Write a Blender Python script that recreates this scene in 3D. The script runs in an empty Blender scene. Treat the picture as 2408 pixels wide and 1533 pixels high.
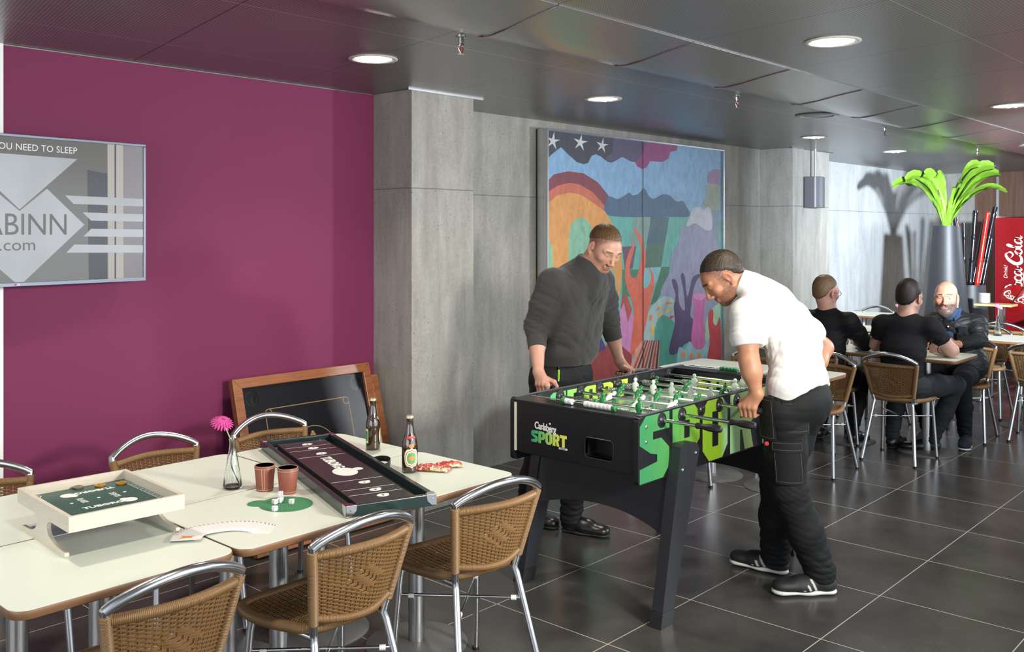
import bpy, bmesh, math, random
import numpy as np
from mathutils import Vector, Matrix, Euler
random.seed(7); np.random.seed(7)
PI = math.pi; R = math.radians
S = bpy.context.scene; C = S.collection

# ---------------------------------------------------------------- camera, world, lights, exposure
EYE = 1.65
YAW = R(42.33)
cam_d = bpy.data.cameras.new('camera'); cam = bpy.data.objects.new('camera', cam_d); C.objects.link(cam)
cam.location = (0, 0, EYE); cam.rotation_euler = (PI/2, 0, YAW - PI/2)
cam_d.sensor_width = 36; cam_d.lens = 2235/2408*36
cam_d.shift_y = -(766.5-545)/2408; cam_d.clip_start = 0.05
S.camera = cam
FW = Vector((math.cos(YAW), math.sin(YAW), 0)); RT = Vector((math.sin(YAW), -math.cos(YAW), 0))

S.view_settings.view_transform = 'Standard'; S.view_settings.look = 'None'
S.cycles.max_bounces = 7; S.cycles.diffuse_bounces = 3; S.cycles.glossy_bounces = 3; S.cycles.sample_clamp_indirect = 6; S.cycles.transmission_bounces = 6; S.cycles.caustics_reflective = False; S.cycles.caustics_refractive = False
S.view_settings.gamma = 1; S.view_settings.exposure = 0.12
w = bpy.data.worlds.new('world'); S.world = w; w.use_nodes = True
w.node_tree.nodes['Background'].inputs[0].default_value = (0.80, 0.88, 1.0, 1)
w.node_tree.nodes['Background'].inputs[1].default_value = 0.70

def area(name, loc, aim, sx, sy, power, col, spread=180):
    d = bpy.data.lights.new(name, 'AREA'); d.shape = 'RECTANGLE'; d.size = sx; d.size_y = sy
    d.energy = power; d.color = col; d.spread = R(spread)
    o = bpy.data.objects.new(name, d); C.objects.link(o); o.location = loc
    o.rotation_euler = (Vector(aim)-Vector(loc)).to_track_quat('-Z', 'Y').to_euler(); return o
# daylight through the glazed side of the room, to the right of and behind the photographer
area('daylight_window_side', (4.0, -2.8, 1.5), (4.0, 3.0, 0.9), 8.5, 1.7, 180, (0.86, 0.93, 1.0))
area('daylight_window_back', (-2.6, 1.6, 1.5), (3.0, 2.8, 0.9), 4.0, 1.7, 80, (0.92, 0.96, 1.0))
# the photographer's studio lamps, on stands along the right-hand side of the room
area('studio_lamp', (5.6, -0.1, 2.0), (12.2, 4.7, 1.75), 0.22, 0.22, 118, (0.80, 0.90, 1.0), 46)
area('studio_lamp', (7.3, 0.10, 1.9), (3.9, 4.5, 1.3), 0.25, 0.25, 30, (0.90, 0.95, 1.0), 90)
area('studio_lamp', (12.9, 0.9, 2.0), (8.9, 4.6, 1.6), 0.25, 0.25, 60, (0.84, 0.92, 1.0))
area('studio_lamp', (2.6, -0.6, 1.9), (3.1, 4.4, 0.9), 0.45, 0.45, 60, (1.0, 0.95, 0.84), 110)

# ---------------------------------------------------------------- helpers
def tag(o, label=None, cat=None, group=None, kind=None):
    if label: o['label'] = label
    if cat: o['category'] = cat
    if group: o['group'] = group
    if kind: o['kind'] = kind
    return o
def thing(name, label, cat, loc=(0, 0, 0), rz=0.0, group=None):
    o = bpy.data.objects.new(name, None); C.objects.link(o); o.empty_display_size = 0.1
    o.location = loc; o.rotation_euler = (0, 0, rz)
    return tag(o, label, cat, group)
def copy_tree(o, parent=None):
    c = o.copy(); C.objects.link(c); c.parent = parent
    for ch in o.children: copy_tree(ch, c)
    return c
def dup(o, loc, rz=0.0, label=None, group=None, rx=0, ry=0):
    c = copy_tree(o); c.location = loc; c.rotation_euler = (rx, ry, rz)
    if label: c['label'] = label
    if group: c['group'] = group
    return c
def link(name, me, parent=None):
    o = bpy.data.objects.new(name, me); C.objects.link(o)
    if parent is not None: o.parent = parent
    return o

class MB:
    def __init__(s): s.v = []; s.f = []; s.mi = []; s.m = 0
    def add(s, vs, fs):
        n = len(s.v); s.v += [tuple(v) for v in vs]
        s.f += [tuple(i+n for i in f) for f in fs]; s.mi += [s.m]*len(fs); return s
    def box(s, c, d, rz=0.0, M=None):
        x, y, z = d[0]/2, d[1]/2, d[2]/2
        vs = [Vector((a, b, e)) for a in (-x, x) for b in (-y, y) for e in (-z, z)]
        if M is None: M = Matrix.Translation(c) @ Matrix.Rotation(rz, 4, 'Z')
        else: M = Matrix.Translation(c) @ M
        return s.add([M @ v for v in vs], [(0,1,3,2),(4,6,7,5),(0,4,5,1),(2,3,7,6),(0,2,6,4),(1,5,7,3)])
    def loft(s, rings, closed=False, caps=True):
        n = len(rings[0]); base = len(s.v); m = len(rings); fs = []
        for r in rings: s.v += [tuple(p) for p in r]
        for i in range(m if closed else m-1):
            a = base+i*n; b = base+((i+1) % m)*n
            for j in range(n):
                k = (j+1) % n; fs.append((a+j, a+k, b+k, b+j))
        if caps and not closed:
            fs.append(tuple(base+j for j in range(n))[::-1]); fs.append(tuple(base+(m-1)*n+j for j in range(n)))
        s.f += fs; s.mi += [s.m]*len(fs); return s
    def tube(s, path, r, n=12, closed=False, caps=True, flat=1.0, up=None):
        P = [Vector(p) for p in path]; m = len(P); rings = []; U = None
        for i, p in enumerate(P):
            if closed: t = P[(i+1) % m]-P[i-1]
            else: t = P[min(i+1, m-1)]-P[max(i-1, 0)]
            if t.length < 1e-9: t = Vector((0, 0, 1))
            t.normalize()
            if U is None:
                U = Vector(up) if up else (Vector((0, 0, 1)) if abs(t.z) < 0.9 else Vector((1, 0, 0)))
            U = (U - t*U.dot(t)).normalized(); V = t.cross(U)
            rr = r(i/(m-1 if m > 1 else 1)) if callable(r) else (r[i] if isinstance(r, (list, tuple)) else r)
            rings.append([p + U*(math.cos(a)*rr*flat) + V*(math.sin(a)*rr) for a in [2*PI*j/n for j in range(n)]])
        return s.loft(rings, closed, caps)
    def lathe(s, prof, n=32, M=None, c=(0, 0, 0)):
        rings = [[Vector((max(r, 1e-5)*math.cos(2*PI*j/n), max(r, 1e-5)*math.sin(2*PI*j/n), z)) + Vector(c) for j in range(n)] for r, z in prof]
        if M is not None: rings = [[M @ v for v in q] for q in rings]
        return s.loft(rings)
    def prism(s, poly, t, M):
        """polygon (x, y) extruded by t along local z, placed with matrix M"""
        n = len(poly); a = [M @ Vector((x, y, 0)) for x, y in poly]; b = [M @ Vector((x, y, t)) for x, y in poly]
        return s.add(a+b, [tuple(range(n))[::-1], tuple(range(n, 2*n))] + [(i, (i+1) % n, n+(i+1) % n, n+i) for i in range(n)])
    def fill(s, polys, M, t=0.0, hole=False):
        """flat filled polygon (outline first, then holes), optionally extruded"""
        from mathutils.geometry import tessellate_polygon as tp
        L = [[Vector((p[0], p[1], 0)) for p in q] for q in polys]; flat = [v for q in L for v in q]; tri = tp(L)
        s.add([M @ (v+Vector((0, 0, t))) for v in flat], [tuple(x) for x in tri])
        if t:
            s.add([M @ v for v in flat], [tuple(x)[::-1] for x in tri])
            for q in L:
                n = len(q); s.add([M @ v for v in q]+[M @ (v+Vector((0, 0, t))) for v in q], [(i, (i+1) % n, n+(i+1) % n, n+i) for i in range(n)])
        return s
    def grid(s, P):
        m = len(P); n = len(P[0]); vs = [q for r in P for q in r]
        return s.add(vs, [(i*n+j, i*n+j+1, (i+1)*n+j+1, (i+1)*n+j) for i in range(m-1) for j in range(n-1)])
    def build(s, name, mat, parent=None, smooth=None, bevel=0.0, seg=2, fix=True):
        me = bpy.data.meshes.new(name); me.from_pydata(s.v, [], s.f)
        for q in (mat if isinstance(mat, (list, tuple)) else [mat]): me.materials.append(q)
        if isinstance(mat, (list, tuple)): me.polygons.foreach_set('material_index', s.mi)
        if fix:
            bm = bmesh.new(); bm.from_mesh(me); bmesh.ops.recalc_face_normals(bm, faces=bm.faces); bm.to_mesh(me); bm.free()
        if smooth is not None:
            me.polygons.foreach_set('use_smooth', [True]*len(me.polygons))
            if smooth < 180: me.set_sharp_from_angle(angle=R(smooth))
        me.update(); o = link(name, me, parent)
        if bevel:
            b = o.modifiers.new('bevel', 'BEVEL'); b.width = bevel; b.segments = seg; b.limit_method = 'ANGLE'; b.angle_limit = R(35)
        return o
def rrect(w, h, r, n=6, cx=0, cy=0):
    out = []
    for ax, ay, a0 in ((w/2-r, h/2-r, 0), (-w/2+r, h/2-r, 90), (-w/2+r, -h/2+r, 180), (w/2-r, -h/2+r, 270)):
        for i in range(n+1):
            a = R(a0+90*i/n); out.append((cx+ax+r*math.cos(a), cy+ay+r*math.sin(a)))
    return out
def bez(P, n=8, closed=False):
    """smooth curve through 2-D/3-D points (Catmull-Rom)"""
    P = [Vector(p) for p in P]; m = len(P); out = []
    rng = range(m if closed else m-1)
    for i in rng:
        if closed: a, b, c, d = P[(i-1) % m], P[i], P[(i+1) % m], P[(i+2) % m]
        else: a, b, c, d = P[max(i-1, 0)], P[i], P[i+1], P[min(i+2, m-1)]
        for k in range(n):
            t = k/n
            out.append(0.5*((2*b)+(c-a)*t+(2*a-5*b+4*c-d)*t*t+(3*b-a-3*c+d)*t**3))
    if not closed: out.append(P[-1])
    return out
def frame(o, x, y):
    """matrix with origin o, x axis and y axis given"""
    x = Vector(x).normalized(); y = Vector(y); y = (y-x*y.dot(x)).normalized(); z = x.cross(y)
    return Matrix(((x.x, y.x, z.x, o[0]), (x.y, y.y, z.y, o[1]), (x.z, y.z, z.z, o[2]), (0, 0, 0, 1)))
def poly_obj(name, polys, mat, parent, M, t=0.0006):
    """flat filled shapes (possibly concave, with holes) as thin lettering or markings"""
    cu = bpy.data.curves.new(name, 'CURVE'); cu.dimensions = '2D'; cu.fill_mode = 'BOTH'; cu.extrude = t/2
    for p in polys:
        sp = cu.splines.new('POLY'); sp.points.add(len(p)-1); sp.use_cyclic_u = True
        for i, q in enumerate(p): sp.points[i].co = (q[0], q[1], 0, 1)
    return curve_mesh(name, cu, mat, parent, M)
def curve_mesh(name, cu, mat, parent, M):
    tmp = bpy.data.objects.new('tmp', cu); C.objects.link(tmp)
    dg = bpy.context.evaluated_depsgraph_get(); me = bpy.data.meshes.new_from_object(tmp.evaluated_get(dg))
    bpy.data.objects.remove(tmp); me.transform(M); me.materials.clear(); me.materials.append(mat)
    return link(name, me, parent)
def text_mesh(name, s, size, mat, parent, M, bold=0.0, shear=0.0, space=1.0, wx=1.0, t=0.0006, align='CENTER', join=None):
    cu = bpy.data.curves.new(name, 'FONT'); cu.body = s; cu.size = size; cu.offset = bold; cu.shear = shear
    cu.space_character = space; cu.extrude = t/2; cu.align_x = align; cu.align_y = 'CENTER'; cu.resolution_u = 3
    return curve_mesh(name, cu, mat, parent, M @ Matrix.Diagonal((wx, 1, 1, 1)))

# ---------------------------------------------------------------- materials
class NT:
    def __init__(s, name):
        s.m = bpy.data.materials.new(name); s.m.use_nodes = True; s.t = s.m.node_tree; s.n = s.t.nodes
        s.b = s.n['Principled BSDF']
    def new(s, typ, **k):
        x = s.n.new(typ)
        for a, v in k.items(): setattr(x, a, v)
        return x
    def put(s, sock, v):
        if hasattr(v, 'links') or isinstance(v, bpy.types.NodeSocket): s.t.links.new(v, sock)
        else: sock.default_value = v
    def math(s, op, a, b=0.0, c=None):
        x = s.new('ShaderNodeMath', operation=op); s.put(x.inputs[0], a); s.put(x.inputs[1], b)
        if c is not None: s.put(x.inputs[2], c)
        return x.outputs[0]
    def mix(s, f, a, b, bt='MIX'):
        x = s.new('ShaderNodeMix', data_type='RGBA', blend_type=bt); s.put(x.inputs[0], f)
        s.put(x.inputs[6], a if not isinstance(a, tuple) else a+(1,)); s.put(x.inputs[7], b if not isinstance(b, tuple) else b+(1,)); return x.outputs[2]
    def co(s, kind='Object'): return s.new('ShaderNodeTexCoord').outputs[kind]
    def map(s, v, sc=(1, 1, 1), rot=(0, 0, 0), loc=(0, 0, 0)):
        x = s.new('ShaderNodeMapping'); s.put(x.inputs[0], v); x.inputs[1].default_value = loc; x.inputs[2].default_value = rot; x.inputs[3].default_value = sc; return x.outputs[0]
    def noise(s, v, sc, det=4, ro=0.5, dist=0.0):
        x = s.new('ShaderNodeTexNoise'); s.put(x.inputs['Vector'], v); x.inputs['Scale'].default_value = sc; x.inputs['Detail'].default_value = det
        x.inputs['Roughness'].default_value = ro; x.inputs['Distortion'].default_value = dist; return x.outputs[0]
    def vor(s, v, sc, feat='F1'):
        x = s.new('ShaderNodeTexVoronoi', feature=feat); s.put(x.inputs['Vector'], v); x.inputs['Scale'].default_value = sc; return x.outputs[0]
    def ramp(s, f, stops):
        x = s.new('ShaderNodeValToRGB'); s.put(x.inputs[0], f); e = x.color_ramp.elements
        while len(e) < len(stops): e.new(0.5)
        for q, (p, c) in zip(e, stops): q.position = p; q.color = c+(1,) if len(c) == 3 else c
        return x.outputs[0]
    def bump(s, h, st=0.3, d=0.01, nrm=None):
        x = s.new('ShaderNodeBump'); s.put(x.inputs['Height'], h); x.inputs['Strength'].default_value = st; x.inputs['Distance'].default_value = d
        if nrm is not None: s.put(x.inputs['Normal'], nrm)
        s.put(s.b.inputs['Normal'], x.outputs[0]); return x.outputs[0]
    def set(s, **k):
        nm = dict(col='Base Color', rough='Roughness', metal='Metallic', spec='Specular IOR Level', trans='Transmission Weight', ior='IOR', coat='Coat Weight', sheen='Sheen Weight', sss='Subsurface Weight', alpha='Alpha', em='Emission Color', es='Emission Strength', crough='Coat Roughness', aniso='Anisotropic')
        for a, v in k.items():
            if isinstance(v, tuple) and len(v) == 3: v = v+(1,)
            s.put(s.b.inputs[nm[a]], v)
        return s
def sc(h):
    """sRGB hex -> linear"""
    v = [int(h[i:i+2], 16)/255 for i in (0, 2, 4)]
    return tuple(x/12.92 if x <= 0.04045 else ((x+0.055)/1.055)**2.4 for x in v)
def mat(name, col, rough=0.5, metal=0.0, **k):
    return NT(name).set(col=col, rough=rough, metal=metal, **k).m
def sep(n, v):
    x = n.new('ShaderNodeSeparateXYZ'); n.put(x.inputs[0], v); return x.outputs

BLACK = mat('black_plastic', (0.008, 0.008, 0.009), 0.35)
WHITE = mat('white_paint', (0.75, 0.75, 0.74), 0.5)
PRINTW = mat('white_print', (0.78, 0.78, 0.75), 0.5)
ALU = mat('polished_aluminium', (0.62, 0.63, 0.65), 0.24, 1.0)
CHROME = mat('chrome', (0.72, 0.72, 0.72), 0.12, 1.0)
n = NT('brushed_steel'); cc = n.map(n.co(), (60, 60, 1.0)); v = n.noise(cc, 4, 3); n.set(col=(0.50, 0.49, 0.48), metal=1.0, rough=n.ramp(v, [(0.3, (0.22,)*3), (0.7, (0.38,)*3)])); STEEL = n.m
n = NT('base_grey_paint'); v = n.noise(n.co(), 420, 3); n.set(col=n.ramp(v, [(0.4, (0.13, 0.13, 0.13)), (0.62, (0.20, 0.20, 0.195))]), rough=0.45, metal=0.4); n.bump(v, 0.2, 0.001); BASEGREY = n.m
CLIP = mat('white_plastic_clip', (0.7, 0.7, 0.66), 0.45)

# magenta fabric-painted wall
n = NT('magenta_wall_paint'); c0 = n.co(); v = n.noise(c0, 320, 2); v2 = n.noise(c0, 1.1, 2)
n.set(col=n.mix(v2, (0.138, 0.0175, 0.064), (0.168, 0.022, 0.075)), rough=0.72, spec=0.3); n.bump(v, 0.12, 0.0008); MAGENTA = n.m

def concrete(name, a, b, board=True):
    n = NT(name); g = n.new('ShaderNodeNewGeometry').outputs['Position']
    big = n.noise(g, 1.3, 3, 0.6, 0.3); mid = n.noise(n.map(g, (1, 1, 0.35)), 7, 4, 0.65, 0.6); fine = n.noise(g, 60, 3, 0.6)
    base = n.mix(big, a, b)
    base = n.mix(n.math('MULTIPLY', n.ramp(mid, [(0.36, (0,)*3), (0.68, (1,)*3)]), 0.5), base, tuple(x*0.66 for x in a))
    base = n.mix(n.math('MULTIPLY', n.ramp(fine, [(0.45, (0,)*3), (0.75, (1,)*3)]), 0.30), base, tuple(min(1, x*1.25) for x in b))
    vs = n.noise(n.map(g, (1, 1, .12)), 9, 3, .7, .4); base = n.mix(n.math('MULTIPLY', n.ramp(vs, [(.42, (0,)*3), (.66, (1,)*3)]), .45), base, tuple(x*.70 for x in a))
    pit = n.vor(g, 26); pm = n.noise(g, 3.1, 2)
    pv = n.math('MULTIPLY', n.ramp(pit, [(0.07, (1,)*3), (0.10, (0,)*3)]), n.ramp(pm, [(0.45, (0,)*3), (0.56, (1,)*3)]))
    pit2 = n.vor(n.map(g, (1, 1, 0.6)), 61); pv2 = n.math('MULTIPLY', n.ramp(pit2, [(0.09, (1,)*3), (0.13, (0,)*3)]), n.ramp(n.noise(g, 2.0, 2), [(0.5, (0,)*3), (0.60, (1,)*3)]))
    pt = n.math('MAXIMUM', pv, pv2)
    z = sep(n, g)[2]; k = n.math('ABSOLUTE', n.math('SUBTRACT', z, n.math('ADD', 1.905, n.math('MULTIPLY', n.math('SUBTRACT', mid, 0.5), 0.006))))
    jn = n.math('LESS_THAN', k, 0.0035)
    dk = n.math('MAXIMUM', pt, n.math('MULTIPLY', jn, 0.6) if board else 0.0)
    n.set(col=n.mix(n.math('MULTIPLY', dk, 0.8), base, (0.035, 0.035, 0.035)), rough=0.78, spec=0.25)
    n.bump(n.math('SUBTRACT', n.math('MULTIPLY', fine, 0.25), dk), 0.45, 0.004); return n.m
CONC = concrete('fair_faced_concrete', (0.255, 0.247, 0.225), (0.375, 0.364, 0.335))
CONC2 = concrete('light_fair_faced_concrete', (0.40, 0.41, 0.415), (0.50, 0.51, 0.515))
n = NT('brown_wood_panel'); g = n.new('ShaderNodeNewGeometry').outputs['Position']; v = n.noise(n.map(g, (1, 8, 0.6)), 3, 5, 0.6, 0.5)
n.set(col=n.ramp(v, [(0.3, (0.085, 0.042, 0.026)), (0.7, (0.15, 0.078, 0.048))]), rough=0.45); BROWNWALL = n.m

# dark stone floor tiles, 62 x 61 cm, thin light grout
n = NT('dark_floor_tile'); g = n.new('ShaderNodeNewGeometry').outputs['Position']; X, Yy, Zz = sep(n, g)
def lines(sock, o, p, hw):
    f = n.math('FRACT', n.math('DIVIDE', n.math('SUBTRACT', sock, o-p*40), p)); return n.math('LESS_THAN', n.math('ABSOLUTE', n.math('SUBTRACT', n.math('FRACT', n.math('ADD', f, 0.5)), 0.5)), hw/p)
gr = n.math('MAXIMUM', lines(X, 3.69, 0.62, 0.0020), lines(Yy, 2.278, 0.609, 0.0020))
tid = n.math('ADD', n.math('FLOOR', n.math('DIVIDE', n.math('SUBTRACT', X, 3.69-24.8), 0.62)), n.math('MULTIPLY', n.math('FLOOR', n.math('DIVIDE', n.math('SUBTRACT', Yy, 2.278-24.36), 0.609)), 17.3))
wn = n.new('ShaderNodeTexWhiteNoise', noise_dimensions='1D'); n.put(wn.inputs['W'], tid)
cl = n.noise(g, 2.6, 5, 0.62, 0.15); fi = n.noise(n.map(g, (1, 2.5, 1)), 30, 4, 0.6)
b = n.mix(n.ramp(cl, [(0.3, (0,)*3), (0.72, (1,)*3)]), (0.033, 0.032, 0.031), (0.082, 0.078, 0.074))
b = n.mix(n.math('MULTIPLY', fi, 0.35), b, (0.055, 0.052, 0.05)); b = n.mix(n.math('MULTIPLY', wn.outputs[0], 0.25), b, (0.02, 0.019, 0.018))
n.set(col=n.mix(gr, b, (0.46, 0.43, 0.38)), rough=n.math('ADD', n.math('MULTIPLY', cl, 0.16), n.math('ADD', 0.17, n.math('MULTIPLY', gr, 0.4))), spec=0.5)
n.bump(n.math('SUBTRACT', n.math('MULTIPLY', fi, 0.06), gr), 0.25, 0.0012); FLOOR = n.m

# metal ceiling, perforated and plain
def ceil_mat(name, perf):
    n = NT(name); g = n.new('ShaderNodeNewGeometry').outputs['Position']; X, Yy, Zz = sep(n, g)
    U = n.math('SUBTRACT', X, n.math('MULTIPLY', Yy, 0.2))
    def ln(sock, o, p, hw):
        f = n.math('FRACT', n.math('DIVIDE', n.math('SUBTRACT', sock, o-p*60), p)); return n.math('LESS_THAN', n.math('ABSOLUTE', n.math('SUBTRACT', n.math('FRACT', n.math('ADD', f, 0.5)), 0.5)), hw/p)
    seam = ln(U, 3.09, 0.905, 0.0028)
    seam2 = n.math('MAXIMUM', ln(Yy, 1.262, 0.9, 0.002) if perf else 0.0, 0.0)
    col = n.mix(n.noise(g, 0.8, 2), (0.27, 0.27, 0.27), (0.335, 0.332, 0.328))
    h = n.math('MULTIPLY', seam, -1.0)
    if perf:
        px = n.math('SUBTRACT', n.math('FRACT', n.math('MULTIPLY', U, 72.0)), 0.5); py = n.math('SUBTRACT', n.math('FRACT', n.math('MULTIPLY', Yy, 72.0)), 0.5)
        d = n.math('ADD', n.math('MULTIPLY', px, px), n.math('MULTIPLY', py, py)); dot = n.math('LESS_THAN', d, 0.075)
        col = n.mix(n.math('MULTIPLY', dot, 0.85), col, (0.02, 0.02, 0.02))
    col = n.mix(seam, col, (0.03, 0.03, 0.03)); col = n.mix(seam2, col, (0.6, 0.6, 0.6))
    n.set(col=col, metal=0.75, rough=0.27 if not perf else 0.33); n.bump(h, 0.6, 0.003); return n.m
CEILP = ceil_mat('perforated_metal_ceiling', True); CEILS = ceil_mat('plain_metal_ceiling', False)

# ---------------------------------------------------------------- the room
CZ = 2.48
def st(o): o['kind'] = 'structure'; return o
st(MB().add([(-3.2, -3.2, 0), (14.3, -3.2, 0), (14.3, 4.9, 0), (-3.2, 4.9, 0), (-3.2, -3.2, -.05), (14.3, -3.2, -.05), (14.3, 4.9, -.05), (-3.2, 4.9, -.05)],
            [(0,1,2,3), (4,5,6,7), (0,1,5,4), (1,2,6,5), (2,3,7,6), (3,0,4,7)]).build('floor', FLOOR))
# ceiling in section: high perforated field by the wall, dipping plain strip, perforated field to the right
prof = [(4.95, CZ, 0), (2.72, CZ, 0), (2.705, CZ-.004, 1), (2.68, CZ-.03, 1), (2.64, CZ-.052, 1), (2.56, CZ-.060, 1), (2.45, CZ-.052, 1), (2.30, CZ-.034, 1), (2.16, CZ-.022, 1), (2.157, CZ-.018, 2), (-3.2, CZ-.018, 2), (-3.2, CZ+.1, 2), (4.95, CZ+.1, 2)]
def ceiling_piece(name, pts, m, sm):
    rings = [[(x, y, z) for y, z in pts] for x in (-3.2, 14.4)]
    return MB().loft(rings).build(name, m, None, smooth=sm)
st(ceiling_piece('ceiling', [(4.95, CZ), (2.72, CZ), (2.72, CZ+.1), (4.95, CZ+.1)], CEILP, 20))
st(ceiling_piece('ceiling_strip', [(p[0], p[1]) for p in prof if p[2] == 1]+[(2.16, CZ+.06), (2.70, CZ+.06)], CEILS, 60))
st(ceiling_piece('ceiling_right', [(2.157, CZ-.018), (-3.2, CZ-.018), (-3.2, CZ+.1), (2.157, CZ+.1)], CEILP, 20))
def slab(name, x0, x1, y0, y1, m, z0=0.0, z1=CZ, bevel=0.0):
    return st(MB().box(((x0+x1)/2, (y0+y1)/2, (z0+z1)/2), (x1-x0, y1-y0, z1-z0)).build(name, m, bevel=bevel))
for i, uu in enumerate([3.09+.905*k for k in range(-1, 8)]):
    pts = [(uu+.2*y, y, z-.002) for y, z, q in prof if q == 1][1:]
    st(MB().tube(bez(pts, 5), [.0006]+[.0030]*(len(bez(pts, 5))-2)+[.0006], 8).build('trim_%d' % (10+i), ALU, smooth=60))
slab('wall_left', 1.588, 3.685, 4.487, 4.9, MAGENTA)
slab('wall_pillar', 3.685, 4.195, 4.143, 4.9, CONC, bevel=0.004)
slab('wall_back', 4.195, 8.77, 4.607, 4.9, CONC)
slab('wall_pillar_far', 8.77, 9.60, 4.25, 4.9, CONC, bevel=0.004)
slab('wall_back_far', 9.60, 14.3, 4.78, 4.9, CONC2)
slab('wall_right', 14.3, 14.4, -3.2, 4.2, BROWNWALL)
slab('wall_far_corner', 14.3, 14.4, 4.2, 4.9, CONC)
slab('wall_near_left', -3.2, 1.588, 4.480, 4.9, WHITE)
st(MB().box((2.62, 4.484, CZ-.004), (2.1, .006, .005)).build('trim_1', BASEGREY))
st(MB().box((3.96, 4.138, CZ-.004), (0.62, .014, .008)).build('trim_2', ALU))
st(MB().box((9.2, 4.246, CZ-.004), (0.95, .012, .008)).build('trim_3', ALU))
for i, yy in enumerate((3.9, 2.6, 1.3)):
    st(MB().box((14.29, yy, CZ/2), (.02, .03, CZ)).build('trim_%d' % (4+i), ALU))
# ---------------------------------------------------------------- ceiling fittings
LAMPG = NT('lamp_glow').set(col=(1, 1, 1), em=(1.0, 0.93, 0.78), es=7.0).m
REFL = mat('lamp_reflector', (0.85, 0.83, 0.76), 0.12, 1.0)
RIMM = mat('lamp_rim', (0.62, 0.61, 0.58), 0.35, 0.2)
def downlight():
    t = thing('downlight', 'x', 'ceiling light', (0, 0, 0), 0, 'round recessed downlights in the ceiling')
    MB().lathe([(0.098, 0.0), (0.116, 0.0), (0.118, -0.003), (0.113, -0.007), (0.098, -0.006), (0.094, 0.0)], 40).build('rim', RIMM, t, smooth=50)
    MB().lathe([(0.096, -0.001), (0.094, -0.0012), (0.05, -0.0015), (0.0, -0.0015), (0, -.0005), (.096, -.0003)], 40).build('reflector', REFL, t, smooth=60)
    m = MB()
    for k in (-1, 1): m.tube([(-.055, .022*k, -.0035), (.055, .022*k, -.0035)], .009, 10)
    m.build('lamp_tube', LAMPG, t, smooth=60)
    MB().lathe([(0.090, -0.0016), (0.090, -0.0022), (0, -0.0024), (0, -.0018)], 40).build('diffuser', NT('lamp_diffuser').set(col=(1, 1, 1), em=(1.0, 0.92, 0.74), es=3.2).m, t, smooth=60)
    d = bpy.data.lights.new('lamp_light', 'SPOT'); d.energy = 75; d.color = (1.0, 0.93, 0.80); d.spot_size = R(125); d.spot_blend = 0.9; d.shadow_soft_size = 0.07
    o = bpy.data.objects.new('lamp_light', d); C.objects.link(o); o.parent = t; o.location = (0, 0, -.03)
    return t
DL = [(2.92, 3.56, 'nearest the magenta wall'), (4.764, 3.57, 'above the man in the grey sweatshirt'), (3.914, 1.717, 'largest, at top right in front of the plain strip'), (6.664, 1.746, 'at the right edge of the picture'),
      (7.93, 3.65, 'just above the grey wall speaker'), (9.91, 3.69, 'between speaker and tall green plant'), (12.9, 3.66, 'behind the leaves of the tall plant'), (13.3, 1.9, 'far right, over the drinks machine'),
      (1.15, 1.72, 'above the front table, outside the picture'), (1.07, 3.57, 'above the left end of the tables')]
dl0 = downlight()
for i, (x, y, t) in enumerate(DL):
    zz = CZ if y > 2.72 else CZ-.018
    o = dl0 if i == 0 else dup(dl0, (x, y, zz))
    o.location = (x, y, zz); o['label'] = 'round lit downlight in metal ceiling, ' + t
t = thing('ceiling_speaker', 'round dark unlit fitting in the ceiling between two sprinklers', 'ceiling speaker', (6.446, 2.94, CZ))
MB().lathe([(0.15, 0), (0.155, -.006), (0.145, -.011), (0.115, -.010), (.11, 0)], 40).build('rim', mat('grey_rim', (0.35, 0.35, 0.36), 0.35, 0.5), t, smooth=50)
MB().lathe([(0.112, -.001), (0.10, -.006), (0.06, -.0085), (0, -.009), (0, -.0005)], 40).build('cone', mat('dark_cone', (0.03, 0.03, 0.035), 0.3), t, smooth=60)
t = thing('ceiling_speaker', 'pale round unlit ceiling fitting right of the tall plant', 'ceiling speaker', (9.6, 2.3, CZ-.055+.015))
MB().lathe([(0.16, .02), (0.165, -.004), (0.15, -.010), (0.0, -.014)], 40).build('cover', mat('pale_cover', (0.5, 0.52, 0.55), 0.35, 0.4), t, smooth=50)
SPR = [(2.84, 2.88, 'left of the plain ceiling strip'), (5.21, 2.89, 'above the man in the white t-shirt'), (7.53, 2.88, 'behind the dark round ceiling speaker'), (10.06, 2.93, 'in front of the leaves of the tall plant')]
s0 = None
for x, y, lab in SPR:
    if s0 is None:
        s0 = thing('sprinkler', 'x', 'sprinkler', (x, y, CZ), 0, 'ceiling sprinkler heads')
        MB().lathe([(.022, 0), (.022, -.004), (.012, -.008), (.010, -.03), (.014, -.032), (.014, -.040), (.006, -.042)], 20).build('body', CHROME, s0, smooth=40)
        m = MB()
        for k in (-1, 1): m.tube([(.010*k, 0, -.040), (.013*k, 0, -.055), (.004*k, 0, -.072)], .0022, 8)
        m.lathe([(.003, -.072), (.016, -.073), (.016, -.075), (0, -.076)], 16).build('deflector', CHROME, s0, smooth=40)
        MB().lathe([(.0025, -.042), (.0035, -.05), (.0025, -.07)], 10).build('glass_bulb', mat('red_bulb', (0.3, 0.02, 0.01), 0.1), s0, smooth=60)
        o = s0
    else: o = dup(s0, (x, y, CZ))
    o['label'] = 'small chrome sprinkler head, ' + lab

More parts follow.
